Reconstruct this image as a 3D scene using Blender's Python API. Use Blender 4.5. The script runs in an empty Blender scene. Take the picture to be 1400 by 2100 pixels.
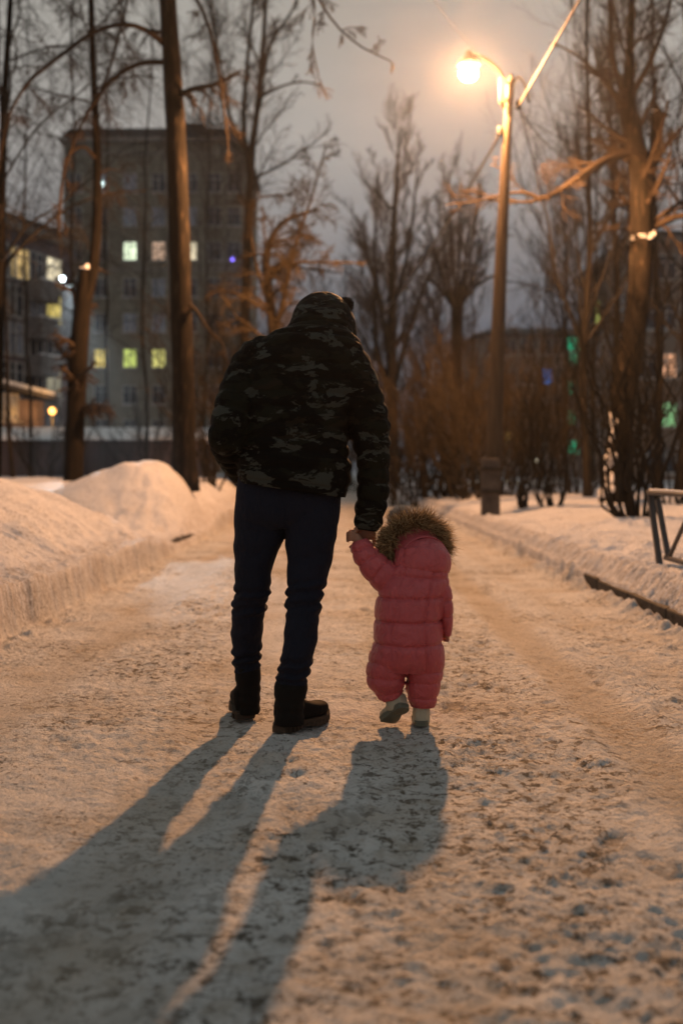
import bpy, math, random
import numpy as np
from mathutils import Vector

# ------------------------------------------------------------------ scene set-up
S = bpy.context.scene
COL = S.collection
F = 40.0 / 36.0 * 2100.0          # focal length in photo pixels
CAM_H, HOR = 1.03, 965.0          # camera height (m), horizon row of the photo

def W(px, py, Y):
    """point at distance Y that the photograph shows at (px, py)"""
    return np.array([(px - 700.0) / F * Y, Y, CAM_H + (HOR - py) / F * Y])

cam_d = bpy.data.cameras.new('camera')
cam = bpy.data.objects.new('camera', cam_d); COL.objects.link(cam)
cam.location = (0, 0, CAM_H); cam.rotation_euler = (math.radians(90), 0, 0)
cam_d.sensor_fit = 'VERTICAL'; cam_d.sensor_height = 36.0; cam_d.sensor_width = 24.0
cam_d.lens = 40.0
cam_d.shift_y = -(1050.0 - HOR) / 2100.0
cam_d.clip_start = 0.05; cam_d.clip_end = 3000
cam_d.dof.use_dof = True; cam_d.dof.focus_distance = 4.6; cam_d.dof.aperture_fstop = 1.7
S.camera = cam

S.view_settings.view_transform = 'Standard'; S.view_settings.look = 'None'
S.view_settings.exposure = 0.0; S.view_settings.gamma = 1.0
S.view_settings.use_curve_mapping = False
S.cycles.use_denoising = True
S.cycles.max_bounces = 6; S.cycles.diffuse_bounces = 3; S.cycles.glossy_bounces = 2
S.cycles.transmission_bounces = 4; S.cycles.transparent_max_bounces = 8; S.cycles.volume_bounces = 1
S.cycles.sample_clamp_indirect = 4.0
S.cycles.caustics_reflective = False; S.cycles.caustics_refractive = False

world = bpy.data.worlds.new('World'); S.world = world; world.use_nodes = True
wn, wl = world.node_tree.nodes, world.node_tree.links
wn.clear()
w_out = wn.new('ShaderNodeOutputWorld')
sky = wn.new('ShaderNodeTexSky'); sky.sky_type = 'NISHITA'; sky.sun_disc = False
sky.sun_elevation = math.radians(-4); sky.sun_rotation = math.radians(200)
bg_sky = wn.new('ShaderNodeBackground'); bg_sky.inputs['Strength'].default_value = 0.10
wl.new(sky.outputs[0], bg_sky.inputs['Color'])
tc = wn.new('ShaderNodeTexCoord'); sep = wn.new('ShaderNodeSeparateXYZ')
wl.new(tc.outputs['Generated'], sep.inputs[0])
ramp = wn.new('ShaderNodeValToRGB'); wl.new(sep.outputs['Z'], ramp.inputs[0])
def ramp_set(node, stops):
    cr = node.color_ramp
    while len(cr.elements) > 1: cr.elements.remove(cr.elements[-1])
    cr.elements[0].position = stops[0][0]; cr.elements[0].color = (*stops[0][1], 1)
    for p, c in stops[1:]:
        e = cr.elements.new(p); e.color = (*c, 1)
# low overcast lit from below by the town: blue dusk near the roofs, warm grey higher up
ramp_set(ramp, [(0.0, (0.085, 0.090, 0.105)), (0.12, (0.130, 0.140, 0.165)), (0.20, (0.240, 0.236, 0.240)),
                (0.28, (0.375, 0.358, 0.335)), (0.42, (0.395, 0.378, 0.335)), (0.62, (0.235, 0.252, 0.245)), (1.0, (0.200, 0.224, 0.220))])
mp = wn.new('ShaderNodeMapping'); mp.inputs['Scale'].default_value = (1.5, 1.5, 5.0)
wl.new(tc.outputs['Generated'], mp.inputs[0])
cl = wn.new('ShaderNodeTexNoise'); cl.inputs['Scale'].default_value = 1.6; cl.inputs['Detail'].default_value = 5
wl.new(mp.outputs[0], cl.inputs['Vector'])
mr = wn.new('ShaderNodeMapRange'); mr.inputs['From Min'].default_value = 0.3; mr.inputs['From Max'].default_value = 0.7
mr.inputs['To Min'].default_value = 0.84; mr.inputs['To Max'].default_value = 1.16
wl.new(cl.outputs['Fac'], mr.inputs['Value'])
bg_cl = wn.new('ShaderNodeBackground'); wl.new(ramp.outputs[0], bg_cl.inputs['Color'])
wl.new(mr.outputs[0], bg_cl.inputs['Strength'])
add = wn.new('ShaderNodeAddShader'); wl.new(bg_sky.outputs[0], add.inputs[0]); wl.new(bg_cl.outputs[0], add.inputs[1])
wl.new(add.outputs[0], w_out.inputs['Surface'])

# ------------------------------------------------------------------ numeric helpers
_rng0 = np.random.default_rng(7)
_P = _rng0.permutation(256); _P = np.concatenate([_P, _P, _P])
_G = _rng0.normal(size=(256, 3)); _G /= np.linalg.norm(_G, axis=1, keepdims=True)

def perlin(x, y, z=0.0):
    x, y, z = np.broadcast_arrays(np.asarray(x, float), np.asarray(y, float), np.asarray(z, float))
    xi, yi, zi = np.floor(x).astype(int), np.floor(y).astype(int), np.floor(z).astype(int)
    xf, yf, zf = x - xi, y - yi, z - zi
    xi &= 255; yi &= 255; zi &= 255
    u, v, w = (t * t * t * (t * (t * 6 - 15) + 10) for t in (xf, yf, zf))
    def g(dx, dy, dz):
        h = _P[_P[_P[xi + dx] + yi + dy] + zi + dz]
        gr = _G[h]
        return gr[..., 0] * (xf - dx) + gr[..., 1] * (yf - dy) + gr[..., 2] * (zf - dz)
    def lerp(a, b, t): return a + (b - a) * t
    x00 = lerp(g(0, 0, 0), g(1, 0, 0), u); x10 = lerp(g(0, 1, 0), g(1, 1, 0), u)
    x01 = lerp(g(0, 0, 1), g(1, 0, 1), u); x11 = lerp(g(0, 1, 1), g(1, 1, 1), u)
    return lerp(lerp(x00, x10, v), lerp(x01, x11, v), w)

def fbm(x, y, z=0.0, o=4, gain=0.5):
    s, a, f = 0.0, 1.0, 1.0
    for i in range(o):
        s = s + a * perlin(x * f + 17.3 * i, y * f + 5.1 * i, z * f if np.ndim(z) else z + 3.7 * i)
        a *= gain; f *= 2.03
    return s

def sm(t):
    t = np.clip(t, 0, 1); return t * t * (3 - 2 * t)
def nrm(v):
    v = np.asarray(v, float); return v / np.maximum(np.linalg.norm(v, axis=-1, keepdims=True), 1e-9)

# ------------------------------------------------------------------ object helpers
def root(name, label, cat, loc, group=None):
    o = bpy.data.objects.new(name, None); COL.objects.link(o)
    o.location = tuple(float(c) for c in loc); o['label'] = label; o['category'] = cat
    o.empty_display_size = 0.2
    if group: o['group'] = group
    return o

def origin(p):
    v = np.zeros(3)
    while p is not None:
        v += np.array(p.location); p = p.parent
    return v

def mesh_data(name, verts, faces, mat=None, smooth=True):
    me = bpy.data.meshes.new(name)
    verts = np.ascontiguousarray(np.asarray(verts, np.float32))
    if isinstance(faces, np.ndarray):
        n, k = faces.shape
        me.vertices.add(len(verts)); me.vertices.foreach_set('co', verts.ravel())
        me.loops.add(n * k); me.loops.foreach_set('vertex_index', faces.astype(np.int32).ravel())
        me.polygons.add(n); me.polygons.foreach_set('loop_start', np.arange(0, n * k, k, dtype=np.int32))
        me.update(calc_edges=True)
    else:
        me.from_pydata([tuple(v) for v in verts.tolist()], [], faces)
    me.validate()
    if smooth: me.polygons.foreach_set('use_smooth', np.ones(len(me.polygons), bool))
    if mat: me.materials.append(mat)
    me.update()
    return me

def obj(name, verts, faces, mat, parent=None, smooth=True, loc=None, label=None, cat=None, group=None, kind=None):
    """world-space vertices -> one mesh object, its origin at its parent's (or at loc)"""
    org = origin(parent) if parent is not None else (np.array(loc, float) if loc is not None else np.zeros(3))
    me = mesh_data(name, np.asarray(verts, float) - org, faces, mat, smooth)
    o = bpy.data.objects.new(name, me); COL.objects.link(o)
    if parent is not None: o.parent = parent
    else: o.location = tuple(org)
    if label: o['label'] = label
    if cat: o['category'] = cat
    if group: o['group'] = group
    if kind: o['kind'] = kind
    return o

class MB:
    """collects shapes into one mesh"""
    def __init__(s): s.v = []; s.f = []; s.n = 0
    def add(s, v, f):
        s.v.append(np.asarray(v, float)); s.f.extend([tuple(int(i) + s.n for i in q) for q in f]); s.n += len(v)
        return s
    def box(s, x0, x1, y0, y1, z0, z1):
        v = [(x, y, z) for z in (z0, z1) for y in (y0, y1) for x in (x0, x1)]
        return s.add(v, [(0, 2, 3, 1), (4, 5, 7, 6), (0, 1, 5, 4), (2, 6, 7, 3), (0, 4, 6, 2), (1, 3, 7, 5)])
    def obox(s, o, ax, ay, az, x0, x1, y0, y1, z0, z1):
        o, ax, ay, az = map(np.asarray, (o, ax, ay, az))
        v = [o + ax * x + ay * y + az * z for z in (z0, z1) for y in (y0, y1) for x in (x0, x1)]
        return s.add(v, [(0, 2, 3, 1), (4, 5, 7, 6), (0, 1, 5, 4), (2, 6, 7, 3), (0, 4, 6, 2), (1, 3, 7, 5)])
    def tube(s, pts, rad, sides=8):
        v, f = tube1(pts, rad, sides); return s.add(v, f)
    def ell(s, c, r, nu=16, nv=10, rot=None):
        v, f = ellipsoid(c, r, nu, nv, rot); return s.add(v, f)
    def arr(s): return np.concatenate(s.v), s.f

def ellipsoid(c, r, nu=16, nv=10, rot=None):
    v = [(0, 0, 1)]
    for i in range(1, nv):
        a = math.pi * i / nv
        for j in range(nu):
            b = 2 * math.pi * j / nu
            v.append((math.sin(a) * math.cos(b), math.sin(a) * math.sin(b), math.cos(a)))
    v.append((0, 0, -1)); v = np.array(v) * np.array(r)
    if rot is not None: v = v @ np.array(rot).T
    f = []
    for j in range(nu): f.append((0, 1 + j, 1 + (j + 1) % nu))
    for i in range(nv - 2):
        for j in range(nu):
            a, b = 1 + i * nu + j, 1 + i * nu + (j + 1) % nu
            f.append((a, a + nu, b + nu, b))
    k = 1 + (nv - 2) * nu; e = len(v) - 1
    for j in range(nu): f.append((k + j, e, k + (j + 1) % nu))
    return v + np.array(c), f

def tubes(P, R, sides=3):
    """P (N,m,3), R (N,m) -> vertices, quad array"""
    N, m = P.shape[:2]
    T = nrm(np.gradient(P, axis=1))
    ref = np.where(np.abs(T[:, :1, 2:3]) < 0.9, np.array([0, 0, 1.0]), np.array([1.0, 0, 0]))
    A = nrm(np.cross(T, np.broadcast_to(ref, T.shape))); B = np.cross(T, A)
    ph = np.arange(sides) * 2 * np.pi / sides
    V = P[:, :, None] + R[:, :, None, None] * (A[:, :, None] * np.cos(ph)[:, None] + B[:, :, None] * np.sin(ph)[:, None])
    idx = np.arange(N * m * sides).reshape(N, m, sides)
    a = idx[:, :-1]; b = np.roll(a, -1, axis=2); c = idx[:, 1:]; d = np.roll(c, -1, axis=2)
    return V.reshape(-1, 3), np.stack([a, b, d, c], -1).reshape(-1, 4)

def tube1(pts, rad, sides=8):
    """capped tube with parallel-transported rings"""
    P = np.asarray(pts, float); m = len(P); R = np.broadcast_to(np.asarray(rad, float), (m,))
    T = nrm(np.gradient(P, axis=0)) if m > 2 else nrm(np.repeat((P[1:] - P[:-1]), 2, 0))
    a = nrm(np.cross(T[0], (0, 0, 1.0) if abs(T[0][2]) < 0.9 else (1.0, 0, 0)))
    V = []; ph = np.arange(sides) * 2 * np.pi / sides
    for i in range(m):
        a = nrm(a - T[i] * (a @ T[i])); b = np.cross(T[i], a)
        V.append(P[i] + R[i] * (np.cos(ph)[:, None] * a + np.sin(ph)[:, None] * b))
    V = np.concatenate(V); f = []
    for i in range(m - 1):
        for j in range(sides):
            k = (j + 1) % sides
            f.append((i * sides + j, i * sides + k, (i + 1) * sides + k, (i + 1) * sides + j))
    f.append(tuple(range(sides))[::-1]); f.append(tuple(range((m - 1) * sides, m * sides)))
    return V, f

def catmull(K, n):
    """smooth curve through rows of K, n samples"""
    K = np.asarray(K, float)
    d = np.concatenate([[0], np.cumsum(np.linalg.norm(np.diff(K[:, :3], axis=0), axis=1) + 1e-6)])
    s = np.linspace(0, d[-1], n); i = np.clip(np.searchsorted(d, s, side='right') - 1, 0, len(K) - 2)
    t = ((s - d[i]) / (d[i + 1] - d[i]))[:, None]
    Kp = np.vstack([2 * K[0] - K[1], K, 2 * K[-1] - K[-2]])
    p0, p1, p2, p3 = Kp[i], Kp[i + 1], Kp[i + 2], Kp[i + 3]
    return 0.5 * (2 * p1 + (p2 - p0) * t + (2 * p0 - 5 * p1 + 4 * p2 - p3) * t ** 2 + (3 * p1 - p0 - 3 * p2 + p3) * t ** 3), s

def loft(rings, step=0.006, seg=48, disp=None, sup=0.85, shrink=None):
    """rings: (left px, left py, right px, right py, Y, thickness). Silhouette as in the photo, real depth."""
    K = []
    for lx, ly, rx, ry, Y, th in rings:
        L = W(lx, ly, Y); R = W(rx, ry, Y)
        K.append(np.concatenate([(L + R) / 2, (R - L) / 2, [th / 2]]))
    K = np.array(K)
    ln = np.sum(np.linalg.norm(np.diff(K[:, :3], axis=0), axis=1))
    n = max(4, int(ln / step)); C, s = catmull(K, n)
    c, sd, th = C[:, :3], C[:, 3:6], C[:, 6]
    if shrink: sd = sd * shrink; th = th * shrink
    T = nrm(np.gradient(c, axis=0)); D = nrm(np.cross(T, sd))
    D = np.where(D[:, 1:2] < 0, -D, D)
    ph = np.arange(seg) * 2 * np.pi / seg
    ca = np.sign(np.cos(ph)) * np.abs(np.cos(ph)) ** sup; sa = np.sign(np.sin(ph)) * np.abs(np.sin(ph)) ** sup
    off = sd[:, None] * ca[:, None] + (D * th[:, None])[:, None] * sa[:, None]
    if disp is not None:
        off = off + nrm(off) * disp(s[:, None] + 0 * ph, ph[None] + 0 * s[:, None], ln)[..., None]
    V = (c[:, None] + off).reshape(-1, 3)
    f = []
    for i in range(n - 1):
        for j in range(seg):
            k = (j + 1) % seg
            f.append((i * seg + j, i * seg + k, (i + 1) * seg + k, (i + 1) * seg + j))
    f.append(tuple(range(seg))[::-1]); f.append(tuple(range((n - 1) * seg, n * seg)))
    return V, f

def fuse(parts, voxel, smooth=2, wrinkle=None):
    """union of overlapping closed shapes as one continuous surface"""
    mb = MB()
    for v, f in parts: mb.add(v, f)
    v, f = mb.arr()
    me = mesh_data('tmp', v, f, None, False)
    o = bpy.data.objects.new('tmp', me); COL.objects.link(o)
    m = o.modifiers.new('r', 'REMESH'); m.mode = 'VOXEL'; m.voxel_size = voxel
    if smooth:
        q = o.modifiers.new('s', 'SMOOTH'); q.iterations = smooth; q.factor = 0.5
    ev = o.evaluated_get(bpy.context.evaluated_depsgraph_get())
    r = bpy.data.meshes.new_from_object(ev)
    n = len(r.vertices); co = np.empty(n * 3, np.float32); r.vertices.foreach_get('co', co); co = co.reshape(-1, 3).astype(float)
    no = np.empty(n * 3, np.float32); r.vertex_normals.foreach_get('vector', no); no = no.reshape(-1, 3)
    if wrinkle is not None: co = co + no * wrinkle(co)[:, None]
    fc = np.empty(len(r.loops), np.int32); r.loops.foreach_get('vertex_index', fc)
    tot = np.empty(len(r.polygons), np.int32); r.polygons.foreach_get('loop_total', tot)
    if (tot == 4).all(): faces = fc.reshape(-1, 4)
    else:
        faces = [tuple(p.vertices) for p in r.polygons]
    bpy.data.objects.remove(o); bpy.data.meshes.remove(me); bpy.data.meshes.remove(r)
    return co, faces

# ------------------------------------------------------------------ materials
def mat(name, base, rough=0.8, spec=0.3, **k):
    m = bpy.data.materials.new(name); m.use_nodes = True
    b = m.node_tree.nodes['Principled BSDF']
    b.inputs['Base Color'].default_value = (*base, 1); b.inputs['Roughness'].default_value = rough
    b.inputs['Specular IOR Level'].default_value = spec
    for a, v in k.items():
        b.inputs[a.replace('_', ' ')].default_value = v
    return m

def nz(m, scale, stops, coord='Object', stretch=None, detail=6, bump=0.0, bump_scale=None, rough=0.6, dist=0.0, bdist=0.01):
    """noise-driven colour ramp and bump"""
    nt = m.node_tree; N, L = nt.nodes, nt.links; b = N['Principled BSDF']
    t = N.new('ShaderNodeTexCoord'); mp = N.new('ShaderNodeMapping')
    if stretch: mp.inputs['Scale'].default_value = stretch
    L.new(t.outputs[coord], mp.inputs[0])
    a = N.new('ShaderNodeTexNoise'); a.inputs['Scale'].default_value = scale; a.inputs['Detail'].default_value = detail
    a.inputs['Roughness'].default_value = rough; a.inputs['Distortion'].default_value = dist
    L.new(mp.outputs[0], a.inputs['Vector'])
    r = N.new('ShaderNodeValToRGB'); ramp_set(r, stops); L.new(a.outputs['Fac'], r.inputs[0])
    L.new(r.outputs[0], b.inputs['Base Color'])
    if bump:
        a2 = N.new('ShaderNodeTexNoise'); a2.inputs['Scale'].default_value = bump_scale or scale * 3
        a2.inputs['Detail'].default_value = 6; L.new(mp.outputs[0], a2.inputs['Vector'])
        bm = N.new('ShaderNodeBump'); bm.inputs['Strength'].default_value = bump; bm.inputs['Distance'].default_value = bdist
        L.new(a2.outputs['Fac'], bm.inputs['Height']); L.new(bm.outputs[0], b.inputs['Normal'])
    return m

def emis(name, col, strength):
    m = bpy.data.materials.new(name); m.use_nodes = True; N = m.node_tree.nodes; N.clear()
    o = N.new('ShaderNodeOutputMaterial'); e = N.new('ShaderNodeEmission')
    e.inputs['Color'].default_value = (*col, 1); e.inputs['Strength'].default_value = strength
    m.node_tree.links.new(e.outputs[0], o.inputs['Surface'])
    return m

def lit_pane(name, col, strength, dark=0.25, sc=2.2):
    """a lit window: curtain folds and things standing behind the glass vary its brightness"""
    m = emis(name, col, strength); N, L = m.node_tree.nodes, m.node_tree.links
    e = [n for n in N if n.type == 'EMISSION'][0]
    t = N.new('ShaderNodeTexCoord'); mp = N.new('ShaderNodeMapping'); mp.inputs['Scale'].default_value = (3.0, 3.0, 0.7)
    L.new(t.outputs['Object'], mp.inputs[0])
    a = N.new('ShaderNodeTexNoise'); a.inputs['Scale'].default_value = sc; a.inputs['Detail'].default_value = 3
    L.new(mp.outputs[0], a.inputs['Vector'])
    r = N.new('ShaderNodeMapRange'); r.inputs['From Min'].default_value = 0.38; r.inputs['From Max'].default_value = 0.6
    r.inputs['To Min'].default_value = strength * dark; r.inputs['To Max'].default_value = strength
    L.new(a.outputs['Fac'], r.inputs['Value']); L.new(r.outputs[0], e.inputs['Strength'])
    return m

M = {}
M['bark'] = nz(mat('bark', (.07, .055, .04), .9, .15), 6, [(0.3, (.004, .003, .002)), (0.56, (.013, .010, .007)), (0.64, (.04, .029, .019)), (0.74, (.12, .09, .06))],
               stretch=(3, 3, .5), bump=.8, bump_scale=14, bdist=.02)
M['bark_dark'] = nz(mat('bark_dark', (.045, .038, .03), .9, .1), 6, [(0.3, (.010, .009, .007)), (0.7, (.034, .028, .022))],
                    stretch=(3, 3, .5), bump=.8, bump_scale=12, bdist=.02)
M['bark_black'] = nz(mat('bark_black', (.012, .01, .008), .9, .1), 6, [(0.3, (.004, .0035, .003)), (0.6, (.012, .0095, .007)), (.78, (.04, .032, .024))],
                     stretch=(3, 3, .5), bump=.8, bump_scale=12, bdist=.02)
M['twig'] = mat('twig', (.038, .028, .02), .9, .1)
M['twig_brown'] = mat('twig_brown', (.038, .028, .016), .9, .1)
M['twig_grey'] = mat('twig_grey', (.036, .032, .027), .9, .1)
M['snowcap'] = mat('snow_cap', (.78, .79, .82), .7, .2)
M['camo'] = None

# ------------------------------------------------------------------ the street lamp's light
LAMP = W(960, 147, 18.4)
ld = bpy.data.lights.new('sodium_light', 'POINT'); ld.shadow_soft_size = 0.11
ld.color = (1.0, 0.455, 0.175); ld.energy = 12800.0
ld.use_nodes = True
ln_, ll_ = ld.node_tree.nodes, ld.node_tree.links
em_ = [n for n in ln_ if n.type == 'EMISSION'][0]
g_ = ln_.new('ShaderNodeTexCoord'); s_ = ln_.new('ShaderNodeSeparateXYZ'); ll_.new(g_.outputs['Normal'], s_.inputs[0])
# wide-beam photometry of a street lantern: less straight down, most of it out to the sides
h_ = ln_.new('ShaderNodeMapRange'); h_.inputs['From Min'].default_value = -1.0; h_.inputs['From Max'].default_value = 1.0
ll_.new(s_.outputs['Z'], h_.inputs['Value'])
r_ = ln_.new('ShaderNodeValToRGB'); ll_.new(h_.outputs[0], r_.inputs[0])
ramp_set(r_, [(0.0, (.20,) * 3), (.13, (.42,) * 3), (.26, (1.,) * 3), (.33, (1.22,) * 3), (.42, (.85,) * 3), (.48, (.34,) * 3), (.515, (.15,) * 3), (.56, (.07,) * 3), (1., (.03,) * 3)]); ll_.new(r_.outputs[0], em_.inputs['Strength'])
lo = bpy.data.objects.new('sodium_light', ld); COL.objects.link(lo); lo.location = tuple(LAMP)

# ------------------------------------------------------------------ ground: one sheet of snow
def ground_base(x, y):
    """large forms: road, banks, heaps (no small relief)"""
    x = np.asarray(x, float); y = np.asarray(y, float)
    u = -x
    n1 = fbm(x * .9, y * .9, 3.0, 3); n2 = fbm(x * 2.7, y * 2.7, 9.0, 3)
    # left side
    e = 2.03 + .06 * perlin(y * .7, 2.2) + .05 * fbm(y * 2.6, 7.0, 0., 4, .6)
    wall = (.28 + .10 * fbm(y * 1.1, 8.8, 0., 3)) * sm((u - e) / (.07 + .05 * np.abs(perlin(y * .8, 4.1))))
    heap = sm((y - 3) / 3) * (1 - sm((y - 11.4) / 3.6))
    prof = .50 * sm((u - e - .10) / 1.15) + .20 * sm((u - 3.0) / .9)
    fall = 1 - .35 * sm((u - 3.9) / 2.2)
    left = wall * (.35 + .65 * np.clip(heap + sm((y - 18) / 2), 0, 1)) + prof * heap * fall
    rest = .5 * sm((u - e) / .75) * (1 - heap)
    low = 1 - .75 * sm((y - 12.5) / 1.6) * (1 - sm((y - 16.0) / 2.2)) * (1 - sm((u - 4.2) / 2))
    left = left + rest * low
    # the steep white heap behind it
    dx = np.where(u > 3.05, (u - 3.05) / 1.9, (3.05 - u) / 1.0); dy = np.where(y > 17.7, (y - 17.7) / 2.6, (17.7 - y) / 2.2)
    r = np.sqrt(dx * dx + dy * dy)
    cone = .72 * np.clip(1 - r, 0, 1) ** 1.0 * sm((1.15 - r) / .5) * sm((u - e + .05) / .2)
    cone = cone * (1 - .12 * np.exp(-(r / .15) ** 2))
    left = left + cone
    left = left + sm((u - e - .1) / .6) * (.055 * n1 + .022 * n2)
    # right side: snow set back on the kerb, soft shelf behind
    er = 2.135 + .055 * fbm(y * 1.3, 31.0, 0., 5, .6) - .05 * sm((y - 8.5) / 3)
    v = x
    right = .13 * sm((v - er) / .03) + .15 * sm((v - er - .015) / .16) + .13 * sm((v - er - .2) / 1.2)
    right = right + sm((v - er - .03) / .25) * (.055 * n1 + .040 * n2) + .03 * sm((v - er - .03) / .2) * fbm(x * 4, y * 4, 12., 2)
    h = np.where(u > 0, left, right)
    # the yards on both sides roll a little
    h = h + .10 * sm((np.abs(x) - 6) / 8) * perlin(x * .13, y * .13, 1.5)
    # the road is a bit crowned by packed snow
    road = 1 - sm((np.abs(x) - 1.9) / .3)
    h = h + road * (.012 * perlin(x * .8, y * .5, 11.0))
    return h

def build_ground():
    def seq(a, b, s0, g):
        out = [a]; s = s0
        while out[-1] < b: out.append(out[-1] + s); s *= g
        return np.array(out[1:])
    xc = np.arange(-2.05, 2.05001, .0115)
    xr = np.concatenate([2.05 + np.arange(1, 31) * .012]); xr = np.concatenate([xr, seq(xr[-1], 420, .02, 1.035)])
    X = np.concatenate([-xr[::-1], xc, xr])
    y = [1.15]
    while y[-1] < 46: y.append(y[-1] * 1.0038)
    y = np.array(y); Y = np.concatenate([-seq(-1.15, 60, .15, 1.15)[::-1], y, seq(y[-1], 900, .4, 1.09)])
    XX, YY = np.meshgrid(X, Y)
    H = ground_base(XX, YY)
    road = 1 - sm((np.abs(XX) - 2.02) / .12)
    bank = 1 - road
    near = 1 - sm((YY - 26) / 14)
    # trampled crust
    a = fbm(XX * 7, YY * 7, 2.0, 4, .55); b = fbm(XX * 24, YY * 24, 5.0, 3, .6); c = perlin(XX * 1.6, YY * 1.1, 8.0)
    rough = sm((c + .45) / .8)
    trk = np.zeros_like(H)
    for x0, w, k in ((1.12, .13, 1.0), (-.55, .16, .45), (1.62, .10, .35), (-1.45, .16, .6), (.22, .12, .25)):
        cx = x0 + .05 * perlin(YY * .35, x0 * 9)
        trk = np.maximum(trk, k * np.exp(-((XX - cx) / w) ** 4))
    band = np.exp(-((XX - .62 - .1 * perlin(YY * .4, 3.)) / .38) ** 2)
    clod = np.clip(fbm(XX * 24, YY * 20, 61.0, 3, .6) - .10, 0, .45) * sm((fbm(XX * 1.9, YY * 1.5, 66.0, 3) + .35) / .5)
    rel = .016 * a * (.5 + rough) + .009 * b * (.5 + rough) + (.010 + .022 * band) * clod
    ridge = np.exp(-((np.abs(XX - 1.12 - .05 * perlin(YY * .35, 1.12 * 9)) - .19) / .05) ** 2) * (.6 + fbm(XX * 8, YY * 8, 91., 2))
    H = H + near * road * (rel * (1 - .75 * trk) - .015 * trk + .014 * ridge)
    tread = np.sin((YY * 1.0 + np.abs(XX - 1.12) * 1.2) * 2 * np.pi / .042) * trk * (np.abs(XX - 1.12) < .2) * (YY < 9)
    H = H + near * road * .0025 * tread
    # banks: soft lumps, raked side walls
    slope = sm((np.abs(XX) - 2.1) / .1) * (1 - sm((np.abs(XX) - 2.75) / .5))
    H = H + near * bank * (.012 * fbm(XX * 3, YY * 3, 21.0, 3) + .004 * fbm(XX * 14, YY * 14, 4.0, 3))
    H = H + near * slope * (.040 * fbm(XX * 2.2, YY * 7, 14.0, 3) + .034 * np.abs(fbm(XX * 5, YY * 15, 15.0, 3)) + .020 * fbm(XX * 9, YY * 9, 71., 3)) * np.where(XX > 0, 1.5, 1.0)
    mr2 = np.sqrt(((XX + 2.75) / .7) ** 2 + ((YY - 16.2) / 1.3) ** 2)
    H = H + .09 * np.clip(fbm(XX * 4.5, YY * 3.0, 81., 4, .6), -.4, .6) * (1 - sm((mr2 - .5) / .6))
    hb_ = (XX < -2.25) * (XX > -4.5) * near
    H = H + hb_ * (.050 * fbm(XX * 2.6, YY * 1.8, 85., 5, .6) - .05 * np.clip(fbm(XX * 3.1, YY * 2.1, 88., 2) - .32, 0, 1))
    # clods fallen on the road along both edges
    edge = np.exp(-((np.abs(XX) - 2.0) / .13) ** 2)
    H = H + near * edge * .07 * np.clip(fbm(XX * 9, YY * 9, 40.0, 3) - .08, 0, 1)
    berm = np.exp(-((XX - 2.075) / .055) ** 2) * np.clip(.058 + .10 * fbm(YY * 3.1, 77., 0., 5, .65), 0, .13)
    H = H + near * berm
    band = np.exp(-((XX - .62 - .1 * perlin(YY * .4, 3.)) / .38) ** 2) + .55 * np.exp(-((XX + .95) / .4) ** 2) * (YY > 4) + .5 * np.exp(-((XX - .15) / .5) ** 2) * (YY < 4)
    dirt = np.clip(.40 + .48 * band + .80 * fbm(XX * 1.5, YY * 1.2, 51.0, 4, .6), .15, 1.1) * road
    # boot prints, older ones blurred
    rng = np.random.default_rng(5); pits = np.zeros_like(H)
    for k in range(330):
        fy = 1.3 + 16 * rng.random() ** 1.3; fx = rng.normal(-.1, 1.05)
        if abs(fx) > 1.95: continue
        ang = rng.normal(0, .4); sz = rng.uniform(.75, 1.05) * (1 if rng.random() > .25 else .6); dep = rng.uniform(.002, .009) * (1.5 if rng.random() < .08 else .8)
        i0, i1 = np.searchsorted(Y, [fy - .25, fy + .25]); j0, j1 = np.searchsorted(X, [fx - .25, fx + .25])
        xx = XX[i0:i1, j0:j1] - fx; yy = YY[i0:i1, j0:j1] - fy
        p = xx * math.cos(ang) + yy * math.sin(ang); q = -xx * math.sin(ang) + yy * math.cos(ang)
        rr = np.sqrt((p / (.045 * sz)) ** 2 + (q / (.135 * sz)) ** 2) + .25 * perlin(xx * 25 + k, yy * 25)
        pit = sm((1.15 - rr) / .35); rim = np.exp(-((rr - 1.3) / .18) ** 2)
        lug = .25 * np.sin(q * 2 * np.pi / .03) * pit
        H[i0:i1, j0:j1] += (-dep * pit + dep * .45 * rim + dep * lug) * near[i0:i1, j0:j1]
        pits[i0:i1, j0:j1] = np.maximum(pits[i0:i1, j0:j1], pit * dep / .015)
    nY, nX = XX.shape
    idx = np.arange(nY * nX).reshape(nY, nX)
    f = np.stack([idx[:-1, :-1], idx[:-1, 1:], idx[1:, 1:], idx[1:, :-1]], -1).reshape(-1, 4)
    v = np.stack([XX, YY, H], -1).reshape(-1, 3)
    o = obj('ground', v, f, snow_material(), kind='structure')
    face = sm((np.abs(XX) - 2.03) / .05) * (1 - sm((np.abs(XX) - 2.26) / .16)) * near
    for nm, arr in (('face', face), ('dirt', dirt), ('track', trk * road), ('road', road), ('pits', pits * road)):
        at = o.data.attributes.new(nm, 'FLOAT', 'POINT'); at.data.foreach_set('value', arr.astype(np.float32).ravel())
    return o

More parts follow.
